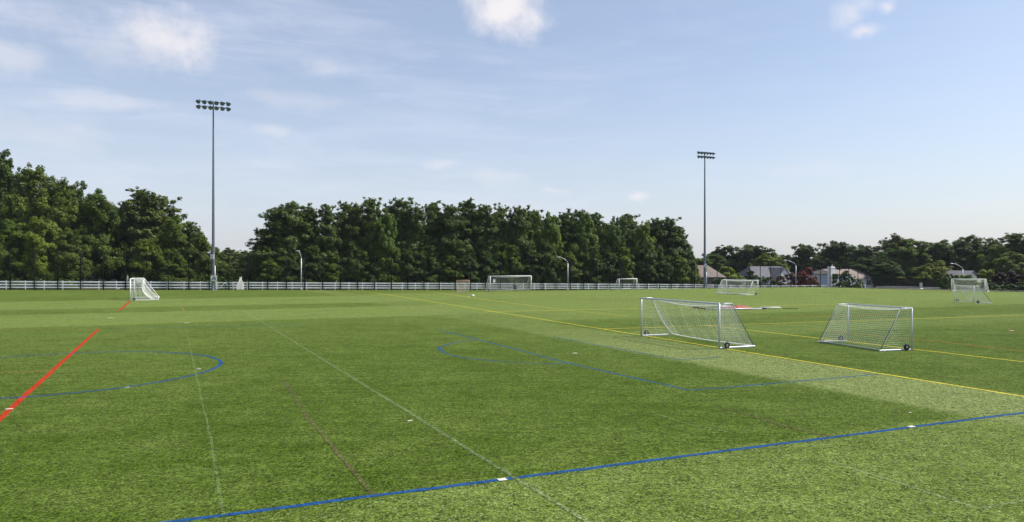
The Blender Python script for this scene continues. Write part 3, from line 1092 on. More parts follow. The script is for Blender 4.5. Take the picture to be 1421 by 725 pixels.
px_, D_ = 715, 118.0
x = (px_ - 710.5) * D_ / F
tr = empty('trash_barrel', (x, D_, zg(x, D_))); tag(tr, 'black barrel with a domed lid seen through the net of the wide goal', 'trash barrel')
m = MB(); m.lathe([(0, 0), (.25, 0), (.27, .1), (.29, .45), (.28, .8), (.24, .82)], None, 18); m.build('barrel', M_plastic, tr)
m = MB(); m.lathe([(.31, .8), (.3, .9), (.2, 1.02), (.05, 1.1), (.03, 1.2), (0, 1.2)], None, 18); m.build('lid', M_plastic, tr)
px_, D_ = 191.5, 108.5
x = (px_ - 710.5) * D_ / F
tr = empty('box_on_post', (x, D_, zg(x, D_))); tag(tr, 'dark box on a thin post before the fence, seen through the side-on goal', 'post box')
m = MB(); m.tube([(0, 0, 0), (0, 0, .8)], .05, 8); m.build('post', M_blackc, tr)
m = MB(); m.bevbox(-.24, .24, -.16, .16, .75, 1.2, .05); m.build('box', M_plastic, tr)
px_, D_ = 176.8, 116.0
x = (px_ - 710.5) * D_ / F
tr = empty('feather_flag', (x, D_, zg(x, D_))); tag(tr, 'small white teardrop flag on a thin pole behind the side-on goal', 'flag')
m = MB(); m.tube([(0, 0, 0), (0, 0, 2.3)], .02, 6); m.build('pole', M_galvl, tr)
m = MB(); slabpoly(m, [(0, 1.35), (.1, 1.5), (.17, 1.75), (.14, 2.1), (.02, 2.35), (-.1, 2.1), (-.14, 1.75), (-.08, 1.5)], -.012, .012); m.build('banner', M_white, tr)
px_, D_ = 1278.0, 121.0
x = (px_ - 710.5) * D_ / F
tr = empty('water_fountain', (x, D_, zg(x, D_))); tag(tr, 'pale upright drinking fountain in front of the dark screened fence', 'drinking fountain')
m = MB(); m.bevbox(-.16, .16, -.16, .16, 0, .95, .03); m.bevbox(-.3, .3, -.25, .2, -.02, .16, .03); m.build('pedestal', M_galvl, tr)
m = MB(); m.lathe([(0, .95), (.22, .97), (.26, 1.06), (.22, 1.06), (0, 1.0)], None, 14); m.tube([(0, .1, 1.0), (0, .1, 1.2), (0, 0, 1.22)], .02, 6); m.build('basin', M_galvl, tr)

# ------------------------------------------------------------------ houses
M_roof_tan = simple('shingle_tan', (0.23, 0.19, 0.165), 0.9, var=.2, scale=1.5)
M_roof_grey = simple('shingle_grey', (0.125, 0.125, 0.14), 0.9, var=.2, scale=1.5)
M_brick = simple('brick_tan', (0.20, 0.155, 0.13), 0.9, var=.25, scale=5)
M_siding = simple('siding_white', (0.76, 0.76, 0.76), 0.7, var=.05)
M_sidblue = simple('siding_blue_grey', (0.45, 0.50, 0.58), 0.7, var=.08)
M_win = simple('window_glass', (0.05, 0.06, 0.08), 0.12, 0, .8)
M_dark = simple('recess_shade', (0.03, 0.03, 0.035), .7)


def house(px, D, w, dpt, wall_h, roof_h, rz, label, wall, roof, hip=0.0, ridge='x', chimney=None, wins=(), arches=(), gables=(), roundw=None, zoff=0.0, trim=True):
    x = (px - 710.5) * D / F
    z = zg(x, D) + zoff
    root = empty('house', (x, D, z), rz)
    tag(root, label, 'house', None)
    m = MB(); hw, hd = w / 2, dpt / 2
    m.box(-hw, hw, -hd, hd, -1, wall_h)
    if ridge == 'x':
        if hip == 0:
            slabs = [[(-hd, wall_h), (hd, wall_h), (0, wall_h + roof_h)]]
            for xx in (-hw, hw):
                m.add([(xx, -hd, wall_h), (xx, hd, wall_h), (xx, 0, wall_h + roof_h - .1)], [(0, 1, 2)])
    else:
        for yy in (-hd, hd):
            m.add([(-hw, yy, wall_h), (hw, yy, wall_h), (0, yy, wall_h + roof_h - .1)], [(0, 1, 2)])
    wl = m.build('wall', wall, root)
    o = .35
    m = MB(); zt = wall_h + roof_h; ze = wall_h - .12
    th = .14
    if ridge == 'x':
        A = [(-hw - o, -hd - o, ze), (hw + o, -hd - o, ze), (hw + o - hip, 0, zt), (-hw - o + hip, 0, zt)]
        Bk = [(hw + o, hd + o, ze), (-hw - o, hd + o, ze), (-hw - o + hip, 0, zt), (hw + o - hip, 0, zt)]
        faces = [A, Bk]
        if hip:
            faces += [[(hw + o, -hd - o, ze), (hw + o, hd + o, ze), (hw + o - hip, 0, zt)], [(-hw - o, hd + o, ze), (-hw - o, -hd - o, ze), (-hw - o + hip, 0, zt)]]
    else:
        A = [(-hw - o, -hd - o, ze), (0, -hd - o, zt), (0, hd + o, zt), (-hw - o, hd + o, ze)]
        Bk = [(0, -hd - o, zt), (hw + o, -hd - o, ze), (hw + o, hd + o, ze), (0, hd + o, zt)]
        faces = [A, Bk]
    for fc in faces:
        n_ = len(fc)
        vs = [Vector(v) + Vector((0, 0, th)) for v in fc] + [Vector(v) for v in fc]
        m.add(vs, [tuple(range(n_)), tuple(range(2 * n_ - 1, n_ - 1, -1))] + [(i, i + n_, (i + 1) % n_ + n_, (i + 1) % n_) for i in range(n_)])
    rf_ = m.build('roof', roof, root)
    if chimney:
        cx, cy, cw, ch, cm = chimney
        m = MB(); m.bevbox(cx - cw / 2, cx + cw / 2, cy - .55, cy + .55, -1, ch, .04); m.box(cx - cw / 2 - .08, cx + cw / 2 + .08, cy - .63, cy + .63, ch - .45, ch - .3)
        m.tube([(cx + cw * .2, cy, ch - .02), (cx + cw * .2, cy, ch + .45)], .13, 8)
        m.build('chimney', cm, root if ch > 0 else rf_)
    for (wx, wz, ww, wh) in wins:
        m = MB()
        y = -hd - .03
        for bx in ((wx - ww / 2 - .1, wx + ww / 2 + .1, wz - .1, wz), (wx - ww / 2 - .1, wx + ww / 2 + .1, wz + wh, wz + wh + .12), (wx - ww / 2 - .1, wx - ww / 2, wz, wz + wh), (wx + ww / 2, wx + ww / 2 + .1, wz, wz + wh), (wx - .03, wx + .03, wz, wz + wh), (wx - ww / 2, wx - .03, wz + wh / 2 - .025, wz + wh / 2 + .025)):
            m.box(bx[0], bx[1], y - .04, y + .02, bx[2], bx[3])
        wf_ = m.build('window', M_white, root)
        m = MB(); m.box(wx - ww / 2, wx + ww / 2, y, y + .015, wz, wz + wh); m.build('pane', M_win, wf_)
    for (ax, aw, ah) in arches:
        pts_ = [(ax - aw / 2, .2)] + [(ax + aw / 2, .2)] + [(ax + aw / 2 * math.cos(a), ah - aw / 2 * .6 + aw / 2 * .6 * math.sin(a)) for a in np.linspace(0, math.pi, 9)]
        m = MB(); slabpoly(m, pts_, -hd - .04, -hd - .015); m.build('entry_arch', M_dark, root)  # flat dark panel in place of the shade inside the arch
    if roundw:
        rx, rz2, rr_ = roundw
        m = MB(); m.lathe([(rr_ * .75, 0), (rr_, 0), (rr_, .07), (rr_ * .75, .07)], Matrix.Translation((rx, -hd - .09, rz2)) @ Matrix.Rotation(R(-90), 4, 'X'), 16)
        m.box(rx - .03, rx + .03, -hd - .08, -hd - .05, rz2 - rr_ * .8, rz2 + rr_ * .8)
        wf_ = m.build('window', M_white, root)
        m = MB(); m.lathe([(0, .0), (rr_ * .76, .0)], Matrix.Translation((rx, -hd - .03, rz2)) @ Matrix.Rotation(R(-90), 4, 'X'), 16); m.build('pane', M_win, wf_)
    for (gx_, gw_, gh, gwall) in gables:      # gabled wing that comes forward
        m = MB(); y0 = -hd - 2.2
        m.box(gx_ - gw_ / 2, gx_ + gw_ / 2, y0, -hd + .02, -1, wall_h - .003)
        m.add([(gx_ - gw_ / 2, y0, wall_h), (gx_ + gw_ / 2, y0, wall_h), (gx_, y0, wall_h + gh)], [(0, 1, 2)])
        m.build('gable', gwall, root)
        m = MB()
        for s_ in (-1, 1):
            vs = [(gx_ + s_ * (gw_ / 2 + .3), y0 - .25, ze), (gx_, y0 - .25, wall_h + gh), (gx_, -.3, wall_h + gh), (gx_ + s_ * (gw_ / 2 + .3), -.3, ze)]
            v2 = [Vector(v) + Vector((0, 0, .13)) for v in vs]
            m.add(vs + v2, [(3, 2, 1, 0), (4, 5, 6, 7), (0, 1, 5, 4), (1, 2, 6, 5), (2, 3, 7, 6), (3, 0, 4, 7)])
        m.build('gable_roof', roof, root)
    return root


house(974, 178, 9.4, 9, 3.1, 2.8, R(-4), 'brick house with a tan roof, arched entry and round window behind the shorter tower', M_brick, M_roof_tan, hip=3.6,
      arches=((-.9, 2.0, 2.5),), roundw=(2.6, 2.2, .7), wins=((-3.4, 1.0, 1.1, 1.5),))
house(1062, 205, 15.5, 9, 2.6, 3.2, R(24), 'house with a dark grey roof and a bright white gable, left of the red tree', M_siding, M_roof_grey, hip=2.0,
      gables=((0.6, 5.2, 2.9, M_siding),), wins=((-4.8, 1.0, 1.6, 1.2), (5.0, 1.0, 1.2, 1.2)))
house(1150, 196, 7.0, 9, 4.0, 1.2, R(28), 'blue grey sided house with a tall white chimney, right of the red tree', M_sidblue, M_roof_tan,
      chimney=(-3.6, -3.6, 1.7, 6.0, M_siding), hip=1.4, wins=((1.0, 1.2, 1.0, 1.4),))
house(1177, 202, 11.5, 9, 2.7, 2.5, R(22), 'low house with tan roof and white eaves at the right end of the rails', M_siding, M_roof_tan, hip=3.4,
      wins=((2.8, 1.0, 1.4, 1.2),))
house(1326, 172, 4.6, 8, 3.0, 1.7, R(24), 'house with a pale grey gabled roof glimpsed between bushes behind the right edge goals', M_siding, simple('shingle_mid', (.22, .22, .23), .9), ridge='y', wins=((0, 1.2, 1.2, 1.2),))
house(150, 150, 11, 9, 3.6, 3.2, R(18), 'grey house glimpsed through the big leafy trees on the left', M_galvl, simple('shingle_pale', (.30, .29, .27), .9), ridge='x', hip=2.0,
      wins=((-1.4, 1.0, .8, 1.5), (1.8, 1.0, .8, 1.5)), chimney=(.4, -4.5, .5, 6.4, M_white))

# ------------------------------------------------------------------ summer haze
mh, q = new_mat('haze_air')
pv = q.n.new('ShaderNodeVolumePrincipled')
pv.inputs['Color'].default_value = (0.80, 0.88, 1.0, 1)
pv.inputs['Density'].default_value = 0.00009
o = q.n.new('ShaderNodeOutputMaterial'); q.l.new(pv.outputs[0], o.inputs['Volume'])
m = MB(); m.box(-420, 420, -60, 460, -4.2, 42)
hz = m.build('haze', mh)
tag(hz, kind='stuff')

# ------------------------------------------------------------------ foliage


def leaf_mat(name, dark, light, transl=0.35, obj_tint=True):
    m, q = new_mat(name)
    oi = q.n.new('ShaderNodeObjectInfo')
    at = q.n.new('ShaderNodeAttribute'); at.attribute_name = 'tint'
    n = q.noise(q.coord('Object'), 0.55, 3, 0.6)
    f = q.math('ADD', q.math('MULTIPLY', at.outputs['Fac'], 0.65), q.math('MULTIPLY', q.math('SUBTRACT', n, .35), 0.7))
    f = q.math('ADD', f, q.math('MULTIPLY', q.math('SUBTRACT', oi.outputs['Random'], .5), .25), clamp=True)
    c = q.mix(f, dark, light)
    if obj_tint:
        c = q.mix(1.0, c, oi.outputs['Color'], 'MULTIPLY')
    dfu = q.n.new('ShaderNodeBsdfPrincipled'); q.l.new(c, dfu.inputs['Base Color'])
    dfu.inputs['Roughness'].default_value = .55; dfu.inputs['Specular IOR Level'].default_value = .25
    tr_ = q.n.new('ShaderNodeBsdfTranslucent'); q.l.new(q.mix(1.0, c, (1.2, 1.25, .5), 'MULTIPLY'), tr_.inputs[0])
    mx = q.n.new('ShaderNodeMixShader'); mx.inputs[0].default_value = transl
    q.l.new(dfu.outputs[0], mx.inputs[1]); q.l.new(tr_.outputs[0], mx.inputs[2])
    o = q.n.new('ShaderNodeOutputMaterial'); q.l.new(mx.outputs[0], o.inputs[0])
    return m


M_leaf = leaf_mat('leaves_broad', (0.042, 0.072, 0.014), (0.185, 0.245, 0.048))
M_pine = leaf_mat('needles_pine', (0.042, 0.070, 0.020), (0.175, 0.215, 0.055), .35)
M_flower = leaf_mat('blossom', (0.05, 0.05, 0.02), (0.55, 0.12, 0.10), .3)

rng = np.random.default_rng(11)


def leaves_mesh(name, centers, radii, count, size, mat, aspect=1.5, updir=0.5, outw=0.7, core=None, flat=1.0, spread=.45):
    """centers (n,3), radii (n,), leaf quads scattered in clumps; normals lean outward and up"""
    n = len(centers)
    cnt = np.maximum(6, (count * (radii / radii.mean()) ** 2).astype(int))
    idx = np.repeat(np.arange(n), cnt)
    N = len(idx)
    dirs = rng.normal(size=(N, 3)); dirs /= np.linalg.norm(dirs, axis=1)[:, None]
    rad = rng.random(N) ** spread * (1 + (spread > .5) * .35)
    off = dirs * rad[:, None] * radii[idx][:, None]
    off[:, 2] *= flat
    P = centers[idx] + off
    nrm = dirs * outw + rng.normal(size=(N, 3)) * 0.55 + np.array([0, 0, updir])
    if core is not None:
        oc = centers[idx] - core
        oc /= (np.linalg.norm(oc, axis=1)[:, None] + 1e-6)
        nrm += oc * .5
    nrm /= np.linalg.norm(nrm, axis=1)[:, None]
    rv = rng.normal(size=(N, 3))
    a = np.cross(nrm, rv); a /= np.linalg.norm(a, axis=1)[:, None]
    b = np.cross(nrm, a)
    s = size * rng.uniform(.6, 1.35, N)
    a *= (s * aspect / 2)[:, None]; b *= (s / 2)[:, None]
    # diamond leaf
    verts = np.stack([P - a, P - b * .9 + a * .1, P + a, P + b * .9 - a * .1], axis=1).reshape(-1, 3)
    me = bpy.data.meshes.new(name)
    me.vertices.add(4 * N)
    me.vertices.foreach_set('co', verts.astype(np.float32).ravel())
    me.loops.add(4 * N)
    me.loops.foreach_set('vertex_index', np.arange(4 * N, dtype=np.int32))
    me.polygons.add(N)
    me.polygons.foreach_set('loop_start', np.arange(0, 4 * N, 4, dtype=np.int32))
    me.polygons.foreach_set('loop_total', np.full(N, 4, dtype=np.int32))
    ctint = rng.random(n)
    tv = np.clip(ctint[idx] * .7 + rng.random(N) * .3, 0, 1)
    at = me.attributes.new('tint', 'FLOAT', 'FACE')
    at.data.foreach_set('value', tv.astype(np.float32))
    me.materials.append(mat)
    me.update()
    me.validate()
    return me


def branches(trunk_pts, trunk_r, limbs, name='trunk'):
    m = MB()
    m.tube(trunk_pts, 0, 8, r_list=trunk_r)
    for a, b, r0 in limbs:
        a = Vector(a); b = Vector(b)
        mid_ = a.lerp(b, .5) + Vector((0, 0, -.06 * (b - a).length))
        m.tube([a, mid_, b], 0, 5, r_list=[r0, r0 * .65, r0 * .25])
    return m.mesh(name, M_bark)


def broad_variant(seed, H=18.0, Wd=12.0, base=0.08, nl=10, leaf=.27, count=150, topw=.55):
    """leafy tree: lobes stacked into an uneven crown, trunk and limbs reaching into them"""
    rnd = np.random.default_rng(seed)
    lob = []
    for i in range(nl):
        v = (i + .5) / nl
        z = H * (base + .10 + (0.86 - base) * v)
        env = Wd / 2 * (math.sin(math.pi * min(1, (v * .80 + .16))) ** .7) * (1 - (1 - topw) * v)
        a = i * 2.4 + rnd.uniform(-.5, .5)
        r = env * rnd.uniform(.35, .62) if v < .93 else 0
        lr = Wd * rnd.uniform(.16, .24) * (1.1 - .35 * v)
        lob.append((r * math.cos(a), r * math.sin(a), z, lr))
        if v < .85:
            a += math.pi * rnd.uniform(.75, 1.25)
            lob.append((r * math.cos(a), r * math.sin(a), z + rnd.uniform(-.05, .05) * H, lr * rnd.uniform(.7, 1.05)))
    C = []; Rd = []
    for (x, y, z, lr) in lob:
        k = int(13 * (lr / 2.4) ** 2) + 7
        dd = rnd.normal(size=(k, 3)); dd /= np.linalg.norm(dd, axis=1)[:, None]
        dd[:, 2] = dd[:, 2] * .8 + .12
        for j in range(k):
            q_ = rnd.uniform(.55, 1.05)
            C.append((x + dd[j, 0] * lr * q_, y + dd[j, 1] * lr * q_, z + dd[j, 2] * lr * q_))
            Rd.append(rnd.uniform(.55, 1.25) * lr * .36)
    C = np.array(C); Rd = np.array(Rd)
    top = C[:, 2].max() + .3
    C[:, 2] *= H / top
    me = leaves_mesh('crown', C, Rd, count, leaf, M_leaf, 1.4, .55, .75, np.array([0, 0, H * .5]))
    tp = [(0, 0, -.6), (0.1, 0, H * .25), (-.1, .15, H * .5), (.15, -.1, H * .72), (0, 0, H * .88)]
    tr_ = [.34 * H / 18, .26 * H / 18, .2 * H / 18, .12, .05]
    limbs = [((0, 0, max(H * .16, z - H * .12)), (x * .9, y * .9, z), .11) for (x, y, z, lr) in lob[:14]]
    return me, branches(tp, tr_, limbs), H, Wd


def pine_variant(seed, H=17.0, Wd=8.0, base=0.35, nb_=34, leaf=.23, count=66, top='round'):
    rnd = np.random.default_rng(seed)
    C = []; Rd = []; limbs = []
    for i in range(nb_):
        v = ((i + rnd.random()) / nb_)
        z = H * (base + (1 - base) * v * .97)
        if top == 'round':
            env = (1 - v ** 2.6) ** .6 * (.55 + .45 * min(1, v * 2.2))
        else:
            env = (1 - v) ** .75 * (.6 + .4 * min(1, v * 4)) + .06
        L = Wd / 2 * env * rnd.uniform(.35, 1.2)
        a = i * 2.399 + rnd.uniform(-.4, .4)
        zt = z + L * rnd.uniform(.1, .75)
        ex, ey = L * math.cos(a), L * math.sin(a)
        limbs.append(((0, 0, max(z - .3, H * base * .6)), (ex * .9, ey * .9, zt - .1), .06 + .03 * (1 - v)))
        k = 5 + int(L * 3.2)
        for j in range(k):
            s_ = 1.0 - j / k * .72
            jx = rnd.normal(0, .68, 3)
            C.append((ex * s_ + jx[0], ey * s_ + jx[1], z + (zt - z) * s_ + abs(jx[2]) * .6))
            Rd.append(rnd.uniform(.45, .95) * (.52 + .045 * Wd / 2) * (1.15 - .6 * v))
    C.append((0, 0, H * .985 - .3)); Rd.append(.6)
    C = np.array(C); Rd = np.array(Rd)
    me = leaves_mesh('crown', C, Rd, count, leaf, M_pine, 1.9, .6, .5, np.array([0, 0, H * .6]), flat=.95, spread=.75)
    tp = [(0, 0, -.6), (.05, .02, H * .3), (-.08, .05, H * .6), (.03, 0, H * .85), (0, 0, H * .97)]
    return me, branches(tp, [.24, .19, .14, .08, .03], limbs), H, Wd


BV = [broad_variant(s, 18, 12, b, nl) for s, b, nl in ((1, .05, 10), (2, .08, 9), (3, .03, 11), (4, .10, 9))]
PV = [pine_variant(21, 17, 7.5, .25, 44), pine_variant(22, 17, 7.0, .20, 48), pine_variant(23, 17, 6.6, .36, 36), pine_variant(24, 17, 8.0, .14, 54, top='cone'),
      pine_variant(25, 17, 7.0, .12, 56, top='cone')]
UV_ = [pine_variant(31, 14, 8, .55, 22), pine_variant(32, 14, 7, .6, 20)]      # umbrella-topped far pines
SV = [broad_variant(s, 5, 6.0, -.05, 4, .20, 120, .8) for s in (41, 42, 43)]                            # low bushes and small trees
made = {}


def tree(kind, vi, px, top_y, D, width, label, tint=(1, 1, 1), group=None, cat='tree', name=None, z_off=0.0, top_z=None):
    src = {'b': BV, 'p': PV, 'u': UV_, 's': SV}[kind]
    cme, tme, H0, W0 = src[vi % len(src)]
    x = (px - 710.5) * D / F
    z = zg(x, D) + z_off
    H = HC + (370 - top_y) * D / F - z
    nm = name or {'b': 'leafy_tree', 'p': 'pine_tree', 'u': 'umbrella_pine', 's': 'bush'}[kind]
    rz = random.Random(int(px * 7 + D * 13)).uniform(0, 6.28)
    root = empty(nm, (x, D, z), rz)
    sc = (width / W0, width / W0, H / H0)
    c = put('crown', cme, root, (0, 0, 0), 0, sc)
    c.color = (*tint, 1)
    t_ = put('stem' if kind == 's' else 'trunk', tme, root, (0, 0, 0), 0, sc)
    tag(root, label, cat, group)
    return root


def fD(px, off):
    return fence_pt(fence_t(px, off), off).y


LW = 'trees of the leafy wood on the left'
# --- left wood
left = [
    (-40, 200, 128, 15, 'b', 0, 'huge leafy tree cut by the left edge of the photo', (.95, 1, .9)),
    (8, 209, 131, 12, 'b', 1, 'tallest leafy tree at the left edge, with a rounded summit', (.9, 1, .95)),
    (42, 227, 127, 13, 'b', 2, 'tall leafy tree second from the left edge, with a pointed leader', (1.15, 1.12, .8)),
    (78, 247, 124, 12, 'b', 3, 'broad bright green tree in the middle of the left wood', (1.25, 1.2, .85)),
    (106, 251, 134, 12, 'b', 0, 'rounded tree behind the bright green one in the left wood', (.85, .9, .9)),
    (134, 262, 127, 11, 'b', 1, 'leafy tree above the glimpsed grey house, at the end of the left slope', (1.0, 1.05, .8)),
    (58, 300, 116, 9, 'b', 2, 'lower bright leafy tree leaning over the fence in the left wood', (1.3, 1.25, .8)),
    (18, 305, 115, 10, 'b', 0, 'lower leafy tree by the left edge, overhanging the white rails', (1.0, 1.1, .9)),
    (98, 318, 118, 8, 'b', 3, 'half height leafy tree just left of the glimpsed grey house', (1.0, 1.0, .8)),
    (165, 281, 137, 10, 'b', 2, 'dark tree directly above the side-on goal', (.7, .8, .85)),
    (196, 265, 134, 10, 'p', 1, 'tall open pine above the side-on goal, highest between wood and tower', (1.25, 1.2, 1.1)),
    (222, 276, 138, 9, 'p', 0, 'pine with a flat top right of the tall open pine', (1.1, 1.1, 1.0)),
    (243, 298, 131, 9, 'b', 1, 'mid green tree between the flat topped pine and the taller tower', (1.05, 1.1, .8)),
    (262, 308, 134, 6, 'p', 4, 'slim pointed pine just left of the taller tower', (.9, 1.0, .95)),
    (277, 322, 128, 8, 'b', 3, 'last rounded tree before the taller tower, low on the slope', (1.0, 1.0, .75)),
    (208, 330, 123, 8, 'b', 0, 'low leafy tree behind the fence right of the side-on goal', (1.15, 1.15, .75)),
    (240, 345, 121, 7, 'b', 2, 'small leafy tree behind the fence left of the taller tower', (1.0, 1.05, .8)),
    (180, 335, 141, 9, 'b', 1, 'shaded leafy tree right beside the glimpsed grey house', (.7, .8, .8)),
]
for (px, ty, D, w, k, vi, lab, tint) in left:
    tree(k, vi, px, ty, D, w, lab, tint, LW)
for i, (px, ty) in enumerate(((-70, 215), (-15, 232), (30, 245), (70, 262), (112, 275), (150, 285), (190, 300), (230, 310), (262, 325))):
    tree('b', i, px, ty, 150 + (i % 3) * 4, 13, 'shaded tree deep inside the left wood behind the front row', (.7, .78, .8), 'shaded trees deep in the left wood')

# --- gap beyond the left tower
for i, (px, ty, D, w, lab) in enumerate(((302, 348, 205, 12, 'distant tree just right of the taller tower'),
                                        (318, 344, 215, 13, 'distant rounded tree in the gap above the gate'),
                                        (334, 347, 222, 12, 'distant tree above the folded white canopy'),
                                        (350, 349, 210, 12, 'distant tree touching the left flank of the pine wood'),
                                        (296, 352, 230, 14, 'distant tree showing behind the shaft of the taller tower'),
                                        (306, 365, 150, 7, 'brighter small tree behind the gate'),
                                        (342, 366, 160, 8, 'low dark tree right of the folded canopy'),
                                        (285, 358, 150, 8, 'low tree behind the lamp by the taller tower'))):
    tree('b', i, px, ty, D, w, lab, (1.1, 1.1, 1.0), 'distant trees in the gap by the gate')

# --- pine wood in the middle
PW = 'pines and trees along the front of the middle wood'
mid = [
    (366, 318, 9, 9, 'p', 3, 'dark pine on the outer left flank of the pine wood, with ragged side branches', (.85, .9, .9)),
    (385, 290, 11, 8, 'p', 1, 'first tall pine at the left end of the pine wood', (.8, .9, .9)),
    (405, 284, 10, 9, 'p', 0, 'tall pine with a rounded top above the left street lamp', (.8, .9, .85)),
    (428, 291, 12, 8, 'p', 2, 'pine just right of the left street lamp', (.9, .95, .9)),
    (454, 284, 9, 6, 'p', 4, 'slender pine with a pointed top and sky showing on both sides', (.95, 1, .95)),
    (480, 284, 11, 7, 'p', 2, 'open pine with bright gaps, left of the highest pine', (1, 1, .95)),
    (494, 288, 14, 6, 'p', 0, 'thin pine tucked beside the highest pine', (.9, .95, .9)),
    (516, 277, 10, 7, 'p', 1, 'highest pine of the middle wood, with an open crown', (.9, .95, .9)),
    (535, 290, 7, 7, 'b', 1, 'broadleaf tree among the pines right of the highest pine', (.85, .95, .8)),
    (553, 279, 12, 8, 'p', 0, 'full rounded pine above the start of the long yellow line', (.75, .85, .85)),
    (577, 286, 10, 8, 'p', 3, 'dense pine left of the lacrosse goal', (.75, .85, .85)),
    (602, 283, 12, 8, 'p', 1, 'dense round topped pine up and left of the lacrosse goal', (.75, .85, .85)),
    (626, 288, 9, 8, 'p', 0, 'dense pine directly above the lacrosse goal', (.75, .85, .8)),
    (650, 281, 12, 8, 'p', 2, 'tall pine between the lacrosse goal and the wide goal', (.75, .85, .85)),
    (674, 286, 10, 7, 'p', 1, 'dense pine above the left post of the wide goal', (.8, .88, .85)),
    (695, 287, 11, 8, 'p', 3, 'dense pine above the middle of the wide goal', (.8, .88, .85)),
    (718, 290, 9, 7, 'p', 0, 'pine above the right half of the wide goal', (.85, .92, .85)),
    (742, 291, 11, 8, 'b', 2, 'leafy tree with light foliage left of the middle street lamp', (1.1, 1.1, .8)),
    (764, 294, 9, 8, 'b', 0, 'leafy tree with sunlit right side above the middle street lamp', (1.05, 1.1, .8)),
    (786, 297, 12, 8, 'p', 1, 'dark round pine right of the middle street lamp', (.75, .85, .85)),
    (812, 296, 10, 9, 'b', 3, 'full leafy tree midway between the middle lamp and the smallest goal', (.85, .95, .85)),
    (826, 296, 13, 7, 'p', 4, 'pointed dark pine left of the smallest goal', (.75, .85, .85)),
    (848, 307, 10, 8, 'b', 1, 'rounded dark tree directly above the smallest goal', (.75, .88, .85)),
    (868, 305, 12, 6, 'p', 2, 'wispy open pine above the smallest goal', (.95, 1, .95)),
    (892, 307, 9, 8, 'b', 2, 'lighter leafy tree right of the smallest goal', (1.1, 1.15, .85)),
    (910, 306, 12, 8, 'p', 0, 'dark pine near the right end of the middle wood', (.8, .88, .85)),
    (930, 305, 11, 9, 'p', 1, 'big dark pine forming the right shoulder of the middle wood', (.75, .85, .85)),
    (946, 326, 10, 7, 'p', 3, 'lower dark pine on the right flank of the middle wood', (.75, .85, .85)),
    (958, 349, 9, 5, 'b', 3, 'small leafy tree at the right foot of the middle wood', (1.15, 1.15, .8)),
]
for (px, ty, off, w, k, vi, lab, tint) in mid:
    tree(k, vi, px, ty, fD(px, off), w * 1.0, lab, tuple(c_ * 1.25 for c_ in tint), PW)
# lower trees in front, half height, closing the wood down to the fence
low = [(372, 345), (398, 350), (432, 340), (463, 352), (492, 338), (515, 350), (540, 332), (566, 345), (590, 338), (622, 352), (648, 342), (676, 350), (705, 338),
       (735, 344), (760, 336), (790, 350), (818, 340), (842, 348), (868, 342), (896, 335), (915, 345), (940, 352)]
names = ['left of the left street lamp', 'behind the left street lamp', 'right of the left street lamp', 'below the slender pine', 'below the open pine', 'below the highest pine',
         'right below the highest pine', 'left of the lacrosse goal, deep shade', 'close left of the lacrosse goal', 'behind the lacrosse goal', 'between lacrosse goal and wide goal',
         'behind the left post of the wide goal', 'behind the middle of the wide goal', 'behind the right post of the wide goal', 'left of the middle street lamp', 'behind the middle street lamp',
         'right of the middle street lamp', 'left behind the smallest goal', 'behind the smallest goal', 'right of the smallest goal', 'beneath the right shoulder pine', 'at the foot of the flank pine']
for i, ((px, ty), nm) in enumerate(zip(low, names)):
    tree('b', i, px, ty, fD(px, 6.5), 7.5, 'half height understorey tree ' + nm, (.75, .85, .8) if i % 3 else (1.15, 1.2, .85), 'understorey trees of the middle wood')
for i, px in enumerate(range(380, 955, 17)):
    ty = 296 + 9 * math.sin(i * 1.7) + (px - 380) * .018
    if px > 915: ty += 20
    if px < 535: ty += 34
    tree('p' if i % 2 else 'b', i, px, ty, fD(px, 19 + (i % 3) * 3), 9, 'shaded tree deep inside the middle wood behind the front row', (.6, .7, .7), 'shaded trees deep in the middle wood')

